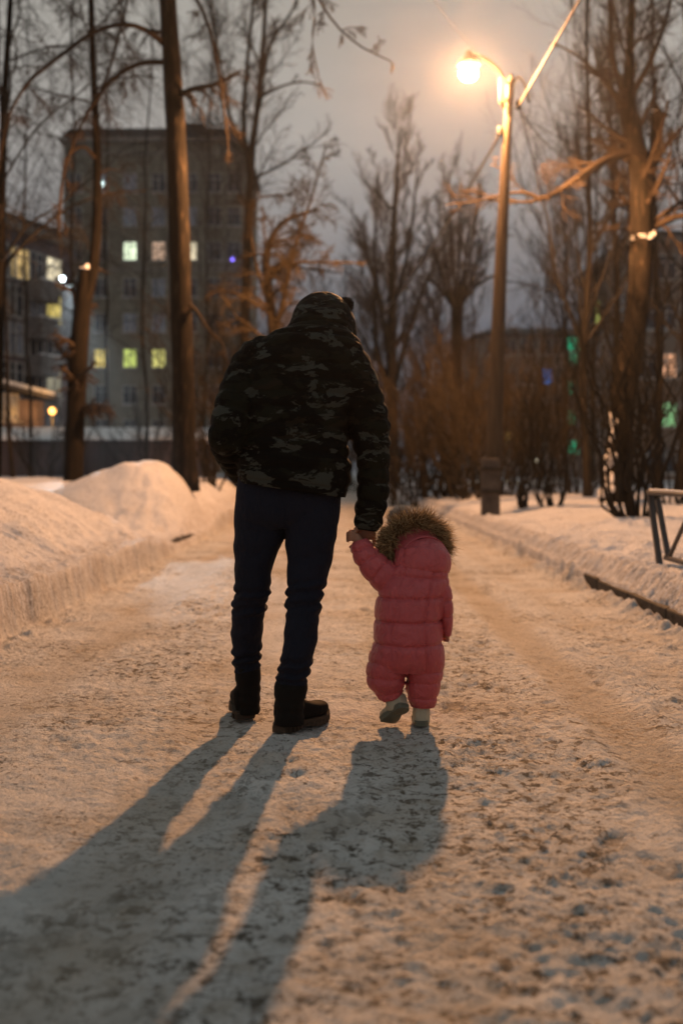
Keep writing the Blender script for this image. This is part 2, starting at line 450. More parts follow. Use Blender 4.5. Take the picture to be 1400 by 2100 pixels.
def snow_material():
    m = mat('trodden_snow', (.7, .7, .72), .75, .25)
    nt = m.node_tree; N, L = nt.nodes, nt.links; b = N['Principled BSDF']
    def noise(sc, det=5, ro=.6, st=None, dist=0):
        t = N.new('ShaderNodeTexCoord'); mp = N.new('ShaderNodeMapping')
        if st: mp.inputs['Scale'].default_value = st
        L.new(t.outputs['Object'], mp.inputs[0]); a = N.new('ShaderNodeTexNoise')
        a.inputs['Scale'].default_value = sc; a.inputs['Detail'].default_value = det; a.inputs['Roughness'].default_value = ro
        a.inputs['Distortion'].default_value = dist
        L.new(mp.outputs[0], a.inputs['Vector']); return a.outputs['Fac']
    def mrange(src, a, b_, c=0., d=1.):
        r = N.new('ShaderNodeMapRange'); r.inputs['From Min'].default_value = a; r.inputs['From Max'].default_value = b_
        r.inputs['To Min'].default_value = c; r.inputs['To Max'].default_value = d; L.new(src, r.inputs['Value']); return r.outputs[0]
    def math_(op, a, b_):
        r = N.new('ShaderNodeMath'); r.operation = op
        for i, q in enumerate((a, b_)):
            if isinstance(q, (int, float)): r.inputs[i].default_value = q
            else: L.new(q, r.inputs[i])
        return r.outputs[0]
    def attr(n):
        a = N.new('ShaderNodeAttribute'); a.attribute_name = n; return a.outputs['Fac']
    def mix(f, a, b_):
        r = N.new('ShaderNodeMix'); r.data_type = 'RGBA'; L.new(f, r.inputs[0])
        for i, q in ((6, a), (7, b_)):
            if isinstance(q, tuple): r.inputs[i].default_value = (*q, 1)
            else: L.new(q, r.inputs[i])
        return r.outputs[2]
    clean = (.72, .735, .79)
    packed = mix(mrange(noise(2.5, 6), .35, .7), (.56, .555, .55), (.72, .715, .71))
    col = mix(attr('road'), clean, packed)
    # sand and grit trodden in
    d1 = math_('MULTIPLY', mrange(noise(9, 8, .72), .49, .62), mrange(attr('dirt'), .25, .8))
    d1 = math_('MULTIPLY', d1, .6)
    d0 = math_('MULTIPLY', math_('MULTIPLY', mrange(noise(1.15, 5, .6), .50, .66), attr('road')), .5)
    col = mix(d0, col, (.46, .36, .25))
    col = mix(d1, col, (.34, .285, .22))
    d2 = math_('MULTIPLY', mrange(noise(17, 8, .78), .525, .555), mrange(attr('dirt'), .35, .80, .12, 1.))
    col = mix(math_('MULTIPLY', d2, .95), col, (.095, .078, .058))
    d3 = math_('MULTIPLY', mrange(noise(42, 6, .74), .555, .585), mrange(noise(1.7, 4), .40, .56))
    col = mix(math_('MULTIPLY', d3, .8), col, (.09, .07, .05))
    col = mix(math_('MULTIPLY', attr('track'), .55), col, (.37, .29, .20))
    col = mix(math_('MULTIPLY', math_('MULTIPLY', attr('pits'), mrange(noise(22, 5), .36, .56)), .85), col, (.15, .115, .08))
    col = mix(math_('MULTIPLY', math_('MULTIPLY', attr('face'), mrange(noise(14, 7, .7, (1, 2.2, .5)), .42, .60)), .62), col, (.30, .25, .21))
    # a few dirty marks on the banks
    bk = math_('MULTIPLY', mrange(noise(3.1, 7, .65), .62, .74), math_('SUBTRACT', 1.0, attr('road')))
    col = mix(math_('MULTIPLY', bk, .6), col, (.33, .28, .23))
    L.new(col, b.inputs['Base Color'])
    bp = N.new('ShaderNodeBump'); bp.inputs['Strength'].default_value = 1.0; bp.inputs['Distance'].default_value = .022
    hh = math_('ADD', noise(60, 6, .65), math_('MULTIPLY', noise(18, 5, .6), 1.2)); L.new(hh, bp.inputs['Height'])
    L.new(bp.outputs[0], b.inputs['Normal'])
    b.inputs['Subsurface Weight'].default_value = 0.0
    return m

build_ground()
def gz(x, y): return float(ground_base(np.array([x]), np.array([y]))[0])

M['kerb'] = nz(mat('kerb_stone', (.1, .09, .085), .85), 18, [(.3, (.018, .015, .013)), (.7, (.075, .062, .052))], bump=.6, bump_scale=50)
def kerb(x0, x1, name, y0, y1):
    mb = MB(); y = y0
    rng = random.Random(3)
    while y < y1:
        j = rng.uniform(-.006, .006)
        mb.box(x0 + j, x1 + j, y, y + .985, -.1, .125 + rng.uniform(-.006, .006)); y += 1.0
    v, f = mb.arr(); o = obj(name, v, f, M['kerb'], smooth=False, kind='structure')
    bv = o.modifiers.new('b', 'BEVEL'); bv.width = .012; bv.segments = 2
    return o
kerb(2.125, 2.27, 'kerb', 1.5, 40)
kerb(-2.26, -2.115, 'kerb', 4, 40)

# ------------------------------------------------------------------ buildings
M['wall_grey'] = nz(mat('rendered_brick_grey', (.2, .19, .17), .9, .1), 1.2, [(.3, (.17, .155, .125)), (.7, (.25, .23, .19))], bump=.3, bump_scale=20)
M['wall_red'] = nz(mat('dark_brick', (.13, .10, .10), .9, .1), 1.5, [(.3, (.12, .098, .11)), (.7, (.19, .155, .165))], bump=.3, bump_scale=20)
M['wall_brown'] = nz(mat('brown_brick', (.17, .13, .10), .9, .1), 1.5, [(.3, (.18, .145, .125)), (.7, (.27, .22, .19))], bump=.3, bump_scale=20)
M['trim'] = mat('cornice_render', (.24, .22, .2), .9, .1)
M['roof'] = mat('roof_felt', (.09, .085, .085), .9, .1)
M['frame'] = mat('window_frame_paint', (.42, .41, .40), .6)
M['glass'] = mat('dark_window_glass', (.035, .042, .055), .12, .5)
M['curtain'] = mat('curtained_window', (.26, .29, .36), .35, .5)
M['balcony'] = nz(mat('balcony_panel', (.22, .2, .2), .8), 3, [(.3, (.14, .13, .13)), (.7, (.26, .245, .24))])
LIT = {'white': lit_pane('lit_white_green', (.86, 1.0, .70), 1.9, .5), 'pink': lit_pane('lit_pink', (1.0, .66, .46), 1.0, .35),
       'warm': lit_pane('lit_warm', (1.0, .86, .58), 1.4, .45), 'yellow': lit_pane('lit_yellow', (1.0, .78, .22), 1.0, .25),
       'green': lit_pane('lit_green', (.75, .90, .22), .9, .35), 'lime': lit_pane('lit_lime', (.95, .90, .28), 1.1, .4),
       'amber': lit_pane('lit_amber', (1.0, .68, .28), 1.1, .2), 'mint': lit_pane('lit_mint', (.42, .9, .40), .8, .4),
       'teal': lit_pane('lit_teal', (.03, .85, .42), .95, .12, 4.0), 'blue': lit_pane('lit_blue', (.03, .30, 1.0), 1.6, .02, 4.0),
       'red': lit_pane('lit_red', (1.0, .50, .28), 1.0, .15), 'dim': lit_pane('lit_dim', (1.0, .9, .62), .30, .5)}

class Facade:
    """a wall plane from A to B (ground points, left to right as seen), outward normal towards the viewer"""
    def __init__(s, A, B, z0=0):
        s.A = np.array([A[0], A[1], z0], float); s.B = np.array([B[0], B[1], z0], float)
        s.u = nrm(s.B - s.A); s.n = np.array([s.u[1], -s.u[0], 0]); s.z = np.array([0, 0, 1.0])
        s.len = np.linalg.norm(s.B - s.A)
    def at_px(s, px):
        """distance along the wall of photo column px"""
        k = (px - 700) / F                       # x = k*y
        # A + t u : (ax + t ux) = k (ay + t uy)
        return (k * s.A[1] - s.A[0]) / (s.u[0] - k * s.u[1])
    def z_px(s, t, py): return CAM_H + (HOR - py) / F * (s.A[1] + t * s.u[1])
    def window(s, root_, t, z, w, h, glass, mull=1, transom=True, frame='frame'):
        mb = MB(); o = s.A
        fr = .07
        def bx(a, b, c, d, d0=.0, d1=.05): mb.obox(o, s.u, s.n, s.z, a, b, d0, d1, c, d)
        bx(t - w / 2, t - w / 2 + fr, z - h / 2, z + h / 2); bx(t + w / 2 - fr, t + w / 2, z - h / 2, z + h / 2)
        bx(t - w / 2 + fr, t + w / 2 - fr, z + h / 2 - fr, z + h / 2); bx(t - w / 2 + fr, t + w / 2 - fr, z - h / 2, z - h / 2 + fr)
        for k in range(mull):
            c = t - w / 2 + w * (k + 1) / (mull + 1); bx(c - fr / 2, c + fr / 2, z - h / 2 + fr, z + h / 2 - fr, .0, .047)
        if transom: bx(t - w / 2 + fr, t + w / 2 - fr, z + h * .18, z + h * .18 + fr * .8, .0, .044)
        bx(t - w / 2 - .1, t + w / 2 + .1, z - h / 2 - .09, z - h / 2 - .003, .0, .14)     # sill
        v, f = mb.arr(); wi = obj('window', v, f, M[frame], root_, False)
        pb = MB().obox(o, s.u, s.n, s.z, t - w / 2 + .02, t + w / 2 - .02, .003, .022, z - h / 2 + .02, z + h / 2 - .02)
        v, f = pb.arr(); obj('pane', v, f, glass, wi, False)
        return wi

def block(root_, fa, height, depth, wall, z0=-1.0):
    mb = MB().obox(fa.A, fa.u, -fa.n, fa.z, 0, fa.len, 0, depth, z0, height)
    v, f = mb.arr(); obj('wall', v, f, wall, root_, False)
    rb = MB()
    rb.obox(fa.A, fa.u, -fa.n, fa.z, -.35, fa.len + .35, -.35, depth + .35, height + .003, height + .35)
    v, f = rb.arr(); obj('cornice', v, f, M['trim'], root_, False)
    rb = MB().obox(fa.A, fa.u, -fa.n, fa.z, -.1, fa.len + .1, -.1, depth + .1, height + .353, height + .75)
    v, f = rb.arr(); obj('roof', v, f, M['roof'], root_, False)

def tall_block():
    A = W(131, 965, 93)[:2]; B = W(498, 965, 93)[:2]; fa = Facade(A, B)
    r = root('apartment_building', 'tall grey nine storey apartment block behind the bare trees with rows of lit windows', 'building', (fa.A[0], fa.A[1], 0))
    H = CAM_H + (HOR - 292) / F * 93
    block(r, fa, H, 16, M['wall_grey'])
    mb = MB().obox(fa.A, fa.u, -fa.n, fa.z, 0.3, fa.len - .8, .3, 10, H + .753, H + 1.25); v, f = mb.arr(); obj('parapet', v, f, M['roof'], r, False)
    c = fa.at_px(392); mb = MB().obox(fa.A, fa.u, -fa.n, fa.z, c - 1.2, c + .9, 2, 5, H + 1.253, H + 2.2); v, f = mb.arr(); obj('roof_housing', v, f, M['roof'], r, False)
    for k in (1, 5, 9, 12.5):
        mb = MB().obox(fa.A, fa.u, -fa.n, fa.z, k, k + .5, 3, 3.5, H + 1.253, H + 1.75); v, f = mb.arr(); obj('roof_vent', v, f, M['roof'], r, False)
    # string course under the cornice
    for py in (318, 556):
        z = CAM_H + (HOR - py) / F * 93
        mb = MB().obox(fa.A, fa.u, -fa.n, fa.z, -.06, fa.len + .06, -.08, -.003, z, z + .25); v, f = mb.arr(); obj('string_course', v, f, M['trim'], r, False)
    cols = [155, 208, 267, 326, 391, 440, 480]; rows = [375, 444, 515, 590, 662, 735, 810, 880]
    lit = {(267, 515): 'white', (326, 515): 'pink', (391, 515): 'warm', (208, 735): 'yellow', (267, 735): 'green', (326, 735): 'lime'}
    cur = {(267, 444), (326, 444), (391, 444), (267, 375), (326, 590), (267, 662), (326, 662), (208, 375)}
    for cx in cols:
        for ry in rows:
            t = fa.at_px(cx); z = fa.z_px(t, ry)
            g = LIT[lit[(cx, ry)]] if (cx, ry) in lit else (M['curtain'] if (cx, ry) in cur else M['glass'])
            fa.window(r, t, z, 1.15, 1.55, g)
    return fa, r
FA_T, R_T = tall_block()

def left_block():
    # five storeys, the facade turned towards the road
    A = np.array([-18.9, 46.5]); B = np.array([-14.1, 60.0]); fa = Facade(A, B)
    r = root('apartment_building', 'dark brick five storey block at the left edge with snowy balconies', 'building', (fa.A[0], fa.A[1], 0))
    H = CAM_H + (HOR - 512) / F * 60
    block(r, fa, H, 12, M['wall_red'])
    for t_, pxx in ((0, 12), (1, 62), (2, 85)):
        t = fa.at_px(95 - t_ * 30); mb = MB().obox(fa.A, fa.u, -fa.n, fa.z, t, t + .8, 3, 3.8, H + .753, H + 1.7); v, f = mb.arr(); obj('chimney', v, f, M['roof'], r, False)
    lit = {(40, 0): 'amber', (111, 0): 'warm', (110, 1): 'yellow', (108, 3): 'dim'}
    zr = [fa.z_px(fa.at_px(110), y) for y in (560, 634, 708, 785, 855)]
    for i, z in enumerate(zr):
        for px, w in ((16, 1.2), (40, 1.6), (68, 1.7), (110, 1.4)):
            t = fa.at_px(px)
            key = next((k for k in lit if abs(k[0] - px) < 6 and k[1] == i), None)
            g = LIT[lit[key]] if key else (M['curtain'] if (i + px) % 3 == 0 else M['glass'])
            fa.window(r, t, z, w, 1.6, g, mull=1 if w < 1.5 else 2)
        t0, t1 = fa.at_px(50), fa.at_px(88)
        if i < 4:
            mb = MB().obox(fa.A, fa.u, fa.n, fa.z, t0, t1, .003, 1.0, z - 1.75, z - 1.60)
            mb.obox(fa.A, fa.u, fa.n, fa.z, t0, t1, .94, 1.0, z - 1.597, z - .75).obox(fa.A, fa.u, fa.n, fa.z, t0, t0 + .05, .003, .937, z - 1.597, z - .75)
            mb.obox(fa.A, fa.u, fa.n, fa.z, t1 - .05, t1, .003, .937, z - 1.597, z - .75)
            v, f = mb.arr(); bo = obj('balcony', v, f, M['balcony'], r, False)
            mb = MB().obox(fa.A, fa.u, fa.n, fa.z, t0 - .02, t1 + .02, .9, 1.04, z - .747, z - .66).obox(fa.A, fa.u, fa.n, fa.z, t0 + .06, t1 - .06, .01, .93, z - 1.597, z - 1.50)
            v, f = mb.arr(); obj('snow', v, f, M['snowcap'], bo, False)
    return fa, r
FA_L, R_L = left_block()

def right_far_block():
    fa = Facade((12.2, 100), (12.2 + 11.5, 101)); fs = Facade((11.4, 108), (12.2, 100))
    r = root('apartment_building', 'low brown building behind the lamp post with a column of green stairwell windows', 'building', (12.2, 100, 0))
    H = CAM_H + (HOR - 685) / F * 100
    mb = MB().obox(fa.A, fa.u, -fa.n, fa.z, 0, fa.len, 0, 10, -1, H); v, f = mb.arr(); obj('wall', v, f, M['wall_brown'], r, False)
    # hipped roof
    a, u, n, z = fa.A, fa.u, -fa.n, fa.z; q = lambda s, d, h: a + u * s + n * d + z * h
    L_ = fa.len
    v = [q(-.5, -.5, H + .003), q(L_ + .5, -.5, H + .003), q(L_ + .5, 10.5, H + .003), q(-.5, 10.5, H + .003), q(2.2, 4, H + 1.1), q(L_ + .5, 4, H + 1.1)]
    obj('roof', v, [(0, 1, 5, 4), (1, 2, 5), (2, 3, 4, 5), (3, 0, 4), (3, 2, 1, 0)], M['roof'], r, False)
    for i, ry in enumerate((705, 735, 795, 857, 917)):
        t = fa.at_px(1176 - (i > 1) * 4); fa.window(r, t, fa.z_px(t, ry), 1.3 if i in (0, 4) else .8, 1.25, LIT['teal'], mull=1, transom=True)
    for i, ry in enumerate((712, 772, 833, 893)):
        for px in (1010, 1045, 1080, 1118, 1146):
            t = fa.at_px(px); fa.window(r, t, fa.z_px(t, ry), 1.2, 1.4, LIT['blue'] if (px, ry) == (1118, 772) else M['glass'])
    return r
right_far_block()

def right_block():
    x0 = 17.15; fa = Facade((x0, 67), (x0 + 13, 67)); fs = Facade((x0, 82), (x0, 67))
    r = root('apartment_building', 'dark five storey block at the right edge behind the big tree', 'building', (x0, 67, 0))
    H = CAM_H + (HOR - 500) / F * 67
    block(r, fa, H, 15, M['wall_brown'])
    lit = {(1365, 750): 'red', (1365, 850): 'mint'}
    for ry in (548, 650, 750, 850, 945):
        for px in (1325, 1365, 1415, 1460, 1510):
            t = fa.at_px(px); fa.window(r, t, fa.z_px(t, ry), 1.25, 1.5, LIT[lit[(px, ry)]] if (px, ry) in lit else (M['curtain'] if (px + ry) % 4 == 0 else M['glass']))
    for z in (3.2, 6.1, 9.0, 11.6):
        for t in (2.5, 6.0, 9.6, 12.8):
            fs.window(r, t, z, 1.3, 1.5, LIT['green'] if (z, t) == (11.6, 6.0) else M['glass'])
    return r
right_block()

# low garage row with a thick snow roof (left)
def garage():
    Y = 40.0; xl = -17.0; xr = W(440, 965, Y)[0]; zt = W(0, 902, Y)[2]; zr = W(0, 868, Y)[2]
    r = root('garage', 'long low dark garage with thick snow on its roof behind the snow bank', 'garage', (xl, Y, 0))
    m = nz(mat('garage_cladding', (.07, .055, .06), .7), 2, [(.3, (.05, .038, .042)), (.7, (.095, .075, .08))], stretch=(1, 1, .3))
    mb = MB().box(xl, xr - .6, Y, Y + 6, -.5, zt - .02); v, f = mb.arr(); obj('wall', v, f, m, r, False)
    mb = MB(); x = xl + .4
    while x < xr - 3.2:
        mb.box(x, x + .06, Y - .035, Y - .003, .3, zt - .1); mb.box(x + 2.4, x + 2.46, Y - .035, Y - .003, .3, zt - .1); x += 2.9
    v, f = mb.arr(); obj('door_frame', v, f, M['roof'], r, False)
    # roof snow: rolling surface over a shallow pitch
    nx, ny = 120, 24; X = np.linspace(xl - .2, xr, nx); D = np.linspace(-.25, 6.1, ny); XX, DD = np.meshgrid(X, D)
    Z = zt + .10 * sm((DD + .25) / .25) + (zr - zt - .1) * np.clip(DD / 3.2, 0, 1) - .35 * np.clip((DD - 3.2) / 3, 0, 1) + .035 * fbm(XX * .8, DD * .8, 3.0)
    top = np.stack([XX, Y + DD, Z], -1).reshape(-1, 3); bot = top.copy(); bot[:, 2] = zt - .01
    idx = np.arange(nx * ny).reshape(ny, nx); q = np.stack([idx[:-1, :-1], idx[:-1, 1:], idx[1:, 1:], idx[1:, :-1]], -1).reshape(-1, 4)
    f = q.tolist() + [t[::-1] for t in (q + nx * ny).tolist()]
    o = nx * ny; rim = list(idx[0]) + list(idx[1:, -1]) + list(idx[-1, ::-1][1:]) + list(idx[::-1, 0][1:-1])
    for a, b in zip(rim, rim[1:] + rim[:1]): f.append((int(b), int(a), int(a) + o, int(b) + o))
    obj('snow', np.vstack([top, bot]), f, M['snowcap'], r, True)
garage()

def entrance_canopy():
    # a low annex with a sloping snow-covered roof in front of the left block
    r = root('shed', 'low shed with a sloping snow edged roof at the left edge', 'shed', (-13.5, 44.5, 0))
    a0, a1 = W(-60, 768, 44), W(115, 812, 47)
    d = nrm(a1 - a0); mb = MB(); nn = np.array([-.25, .97, 0])
    L_ = np.linalg.norm(a1 - a0)
    mb.obox(a0, d, nn, (0, 0, 1.0), 0, L_, 0, 3.0, -.16, 0); v, f = mb.arr(); obj('roof', v, f, M['roof'], r, False)
    mb = MB().obox(a0, d, nn, (0, 0, 1.0), 0, L_, -.03, 3.0, .003, .15); v, f = mb.arr(); obj('snow', v, f, M['snowcap'], r, False)
    b0, b1 = np.array([a0[0], a0[1], 0]), np.array([a1[0] - .5, a1[1], 0]); d2 = nrm(b1 - b0)
    mb = MB().obox(b0, d2, nn, (0, 0, 1.0), 0, np.linalg.norm(b1 - b0), .3, 2.8, -.5, a1[2] - .2); v, f = mb.arr(); obj('wall', v, f, M['wall_red'], r, False)
    fa = Facade(b0[:2] + nn[:2] * .3, b1[:2] + nn[:2] * .3)
    for px in (8, 26):
        t = fa.at_px(px); fa.window(r, t, fa.z_px(t, 835), .55, 1.1, M['curtain'], mull=0, transom=False)
entrance_canopy()

# small lit lamps
M['lampcase'] = mat('lamp_case', (.08, .08, .08), .5)
def wall_lamp(label, p, n, col, strength, rad, watt=0, spot=None):
    r = root('wall_lamp', label, 'lamp', p)
    p = np.array(p); n = nrm(n); sd = nrm(np.cross(n, (0, 0, 1.0)))
    mb = MB().obox(p, sd, n, (0, 0, 1.0), -rad * 1.1, rad * 1.1, -.30, -.06 - rad * .3, -rad * .8, rad * .8)
    mb.tube([p - n * .5, p - n * .28], .03, 8); v, f = mb.arr(); obj('housing', v, f, M['lampcase'], r, False)
    v, f = ellipsoid(p, (rad, rad, rad), 16, 10); obj('bulb', v, f, emis('bulb_' + r.name, col, strength), r)
    if watt:
        l = bpy.data.lights.new('lamp_light', 'SPOT' if spot is not None else 'POINT'); l.energy = watt; l.color = col; l.shadow_soft_size = .15
        lo_ = bpy.data.objects.new('lamp_light', l); COL.objects.link(lo_); lo_.location = tuple(p + n * (rad + .2))
        if spot is not None:
            l.spot_size = spot[1]; l.spot_blend = 1.0
            lo_.rotation_euler = Vector(tuple(spot[0] - p - n * (rad + .2))).to_track_quat('-Z', 'Y').to_euler()
tL = FA_L.at_px(108); pL = FA_L.A + FA_L.u * tL + FA_L.n * .6; pL[2] = FA_L.z_px(tL, 573)
wall_lamp('white lamp with an added beam under the top window of the dark brick block', pL, FA_L.n, (.80, .95, 1.0), 14, .13, 70000, (np.array([-3.55, 17.6, .75]), math.radians(4.6)))  # narrow beam added to whiten the snow heap, not this lamp's own light
tT = FA_T.at_px(213); pT = FA_T.A + FA_T.u * tT + FA_T.n * .6; pT[2] = FA_T.z_px(tT, 380)
wall_lamp('white lamp high on the tall grey block', pT, FA_T.n, (.75, 1.0, 1.0), 9, .20)
tT = FA_T.at_px(478); pT = FA_T.A + FA_T.u * tT + FA_T.n * .6; pT[2] = FA_T.z_px(tT, 534)
wall_lamp('small violet lamp at the right edge of the tall grey block', pT, FA_T.n, (.22, .16, 1.0), 5, .14)

def post_lamp(label, px, py, Y, col, strength, rad, watt):
    p = W(px, py, Y); z0 = gz(p[0], Y); r = root('garden_lamp', label, 'lamp', (p[0], Y, z0))
    mb = MB().tube([(p[0], Y, z0 - .2), (p[0], Y, p[2] - rad * .7)], .04, 8)
    v, f = mb.arr(); obj('post', v, f, M['lampcase'], r)
    mb = MB().tube([(p[0], Y, p[2] + rad * .9), (p[0], Y, p[2] + rad * 1.15), (p[0], Y, p[2] + rad * 1.5)], [rad * 1.1, rad * .9, .02], 12)
    v, f = mb.arr(); obj('cap', v, f, M['lampcase'], r)
    v, f = ellipsoid(p, (rad, rad, rad), 16, 10); obj('globe', v, f, emis('globe_' + r.name, col, strength), r)
    if watt:
        l = bpy.data.lights.new('lamp_light', 'POINT'); l.energy = watt; l.color = col; l.shadow_soft_size = .1
        lo_ = bpy.data.objects.new('lamp_light', l); COL.objects.link(lo_); lo_.location = tuple(p + np.array([0, -rad - .15, 0]))
post_lamp('glowing orange lamp above the garage roof at the left', 108, 843, 46.5, (1.0, .45, .10), 7, .14, 60)
post_lamp('glowing yellow lamp seen just right of the lamp post', 1039, 893, 60, (1.0, .70, .18), 6, .15, 120)
post_lamp('dim white lamp low among the thin saplings', 1096, 946, 62, (1.0, .90, .65), 1.6, .16, 0)

# ------------------------------------------------------------------ trees
def spawn(P, R, LEN, k, rng, t0=.25, t1=1., ang=(25, 50), ratio=.5, n=5, up=.1, wig=.15, rr=.55, rmin=.004, tipscale=.5, taper=.35):
    N, m = P.shape[:2]
    t = t0 + (t1 - t0) * ((np.arange(k)[None] + rng.random((N, k))) / k); s = t * (m - 1)
    i = np.clip(s.astype(int), 0, m - 2); w = (s - i)[..., None]; ar = np.arange(N)[:, None]
    pos = P[ar, i] * (1 - w) + P[ar, i + 1] * w; tan = nrm(P[ar, i + 1] - P[ar, i])
    rad = R[ar, i] * (1 - w[..., 0]) + R[ar, i + 1] * w[..., 0]
    rnd = rng.normal(size=tan.shape); perp = nrm(rnd - tan * (rnd * tan).sum(-1, keepdims=True))
    a = np.radians(rng.uniform(ang[0], ang[1], t.shape))[..., None]
    d = tan * np.cos(a) + perp * np.sin(a)
    L_ = (LEN[:, None] * ratio * (1 - tipscale * t) * rng.uniform(.6, 1.25, t.shape)).reshape(-1)
    pos, d = pos.reshape(-1, 3), d.reshape(-1, 3)
    r0 = np.maximum(rad.reshape(-1) * rr * rng.uniform(.7, 1.1, rad.size), rmin)
    out = [pos]
    for j in range(n):
        d = nrm(d + wig * rng.normal(size=d.shape) + np.array([0, 0, up])); pos = pos + d * (L_ / n)[:, None]; out.append(pos)
    Pn = np.stack(out, 1); Rn = np.maximum(r0[:, None] * np.linspace(1, taper, n + 1)[None], rmin * .6)
    return Pn, Rn, L_

def path(pts, n=14):
    """pts: (px, py, width px, Y) -> centre line and radii"""
    K = np.array([np.concatenate([W(a, b, Y), [w * Y / F / 2]]) for a, b, w, Y in pts]); C, _ = catmull(K, n)
    return C[:, :3], np.abs(C[:, 3])

def jitter(P, seed, amp):
    r = np.random.default_rng(seed); q = P.copy(); q[1:-1, :2] += r.normal(size=(len(P) - 2, 2)) * amp; return q

def tree(label, base, limbs, levels, seed, group=None, trunk_mat='bark', twig_mat='twig', trunk_n=1, name='bare_tree', caps=(), sides0=10, cull=None):
    """limbs: list of (P, R). The first trunk_n are the trunk; twigs grow from all of them level by level."""
    rng = np.random.default_rng(seed)
    r = root(name, label, 'shrub' if 'shrub' in name else 'tree', base, group)
    mb = MB()
    for P, R in limbs[:trunk_n]:
        # bark relief
        V, f = tube1(P, R, sides0 + 4); c = np.repeat(P, sides0 + 4, 0); dirv = V - c
        V = V + dirv * (.10 * fbm(V[:, 0] * 7, V[:, 1] * 7, V[:, 2] * 2.2, 3))[:, None]
        mb.add(V, f)
    v, f = mb.arr(); obj('trunk', v, f, M[trunk_mat], r)
    vs, fs, n0 = [], [], 0
    for P, R in limbs[trunk_n:]:
        V, q = tubes(P[None], R[None], 7); vs.append(V); fs.append(q + n0); n0 += len(V)
    for g0 in range(len(limbs)):
        P, R = limbs[g0]; cur = (P[None], R[None], np.array([np.sum(np.linalg.norm(np.diff(P, axis=0), axis=1))]))
        for li, lv in enumerate(levels):
            lv = dict(lv); k = lv.pop('k'); kt = lv.pop('k0', None)
            if li == 0:
                if g0 < trunk_n: k = kt or k
                else: lv['t0'] = min(lv.get('t0', .2), .12)
                rel = cur[2][0] / 8.0
                if g0 >= trunk_n: k = max(3, int(k * min(1, rel * 1.4)))
            if li > 0: k = int(round(k * (1.3 if li == 1 else 1.9)))
            cur = spawn(*cur, k, rng, **lv)
            if cull is not None:
                keep = cull(cur[0]); cur = tuple(a[keep] for a in cur)
            if len(cur[0]) == 0: break
            V, q = tubes(cur[0], cur[1], 5 if li == 0 else 3); vs.append(V); fs.append(q + n0); n0 += len(V)
    obj('crown', np.concatenate(vs), np.concatenate(fs), M[twig_mat], r)
    for c, rad in caps:
        mb = MB(); rad = np.array(rad)
        for _ in range(9):
            o_ = rng.uniform(-.75, .75, 3) * rad; q_ = rad * rng.uniform(.22, .5, 3)
            V, f = ellipsoid(c + o_, q_, 12, 8); V = V + (V - c - o_) * (.6 * fbm(V[:, 0] * 14, V[:, 1] * 14, V[:, 2] * 14))[:, None]; mb.add(V, f)
        V, f = mb.arr(); obj('snow', V, f, M['snowcap'], r)
    return r

def leader(px, py, Y, h, r0, seed, lean=(0, 0), z0=None, n=14, wob=.06):
    b = W(px, py, Y); b[2] = gz(b[0], Y) - .15 if z0 is None else z0
    rng = np.random.default_rng(seed); t = np.linspace(0, 1, n)
    P = b + np.stack([lean[0] * t * h + np.cumsum(rng.normal(size=n)) * wob, lean[1] * t * h + np.cumsum(rng.normal(size=n)) * wob, t * h], 1)
    P[0] = b
    return P, r0 * (1 - .85 * t) * (1 + .35 * np.exp(-t * 18))

DROOP = [dict(k=9, k0=16, t0=.2, ang=(35, 65), ratio=.34, n=9, up=-.03, wig=.13, rr=.42, rmin=.012),
         dict(k=9, t0=.15, ang=(25, 60), ratio=.45, n=7, up=-.16, wig=.14, rr=.5, rmin=.007),
         dict(k=7, t0=.1, ang=(20, 55), ratio=.5, n=5, up=-.22, wig=.16, rr=.6, rmin=.0045)]
ASCEND = [dict(k=10, k0=26, t0=.18, ang=(28, 50), ratio=.36, n=8, up=.14, wig=.09, rr=.45, rmin=.014),
          dict(k=9, t0=.15, ang=(22, 45), ratio=.42, n=6, up=.10, wig=.12, rr=.5, rmin=.008),
          dict(k=6, t0=.15, ang=(20, 45), ratio=.5, n=4, up=.05, wig=.15, rr=.6, rmin=.006)]

# 1 the big leaning trunk left of the man
def z_at(x, Y): return gz(x, Y)
P, R = path([(384, 1010, 56, 18.6), (378, 940, 50, 18.6), (376, 800, 47, 18.6), (370, 560, 44, 18.6), (362, 300, 41, 18.6), (352, 120, 38, 18.6), (343, -40, 34, 18.6), (338, -420, 26, 18.6)], 40)
l1 = path([(338, 90, 15, 18.6), (300, 62, 11, 18.2), (252, 50, 10, 17.8), (190, 68, 9, 18.8), (120, 118, 8, 18.4), (50, 180, 7, 18.2), (10, 270, 5, 18), (-10, 420, 3, 18)], 26)
l2 = path([(340, 128, 13, 18.6), (290, 130, 10, 18.8), (240, 155, 9, 19.0), (200, 200, 8, 19.2), (165, 260, 6, 19.4), (130, 360, 5, 19.6), (118, 470, 3, 19.6)], 22)
l3 = path([(350, -30, 16, 18.6), (385, -20, 9, 18.4), (410, 10, 8, 18.3), (432, 70, 7, 18.2), (448, 150, 6, 18.2), (462, 250, 4, 18.1), (470, 330, 3, 18.1)], 18)
l4 = path([(345, -160, 22, 18.6), (430, -220, 12, 18.6), (540, -180, 9, 18.6), (620, -60, 7, 18.6), (645, 18.6, 6, 18.6), (640, 90, 4, 18.6), (652, 150, 3, 18.6)], 22)
l5 = path([(382, 620, 12, 18.6), (404, 640, 8, 18.4), (430, 680, 6, 18.2), (455, 705, 5, 18.1), (468, 760, 3, 18.1)], 12)
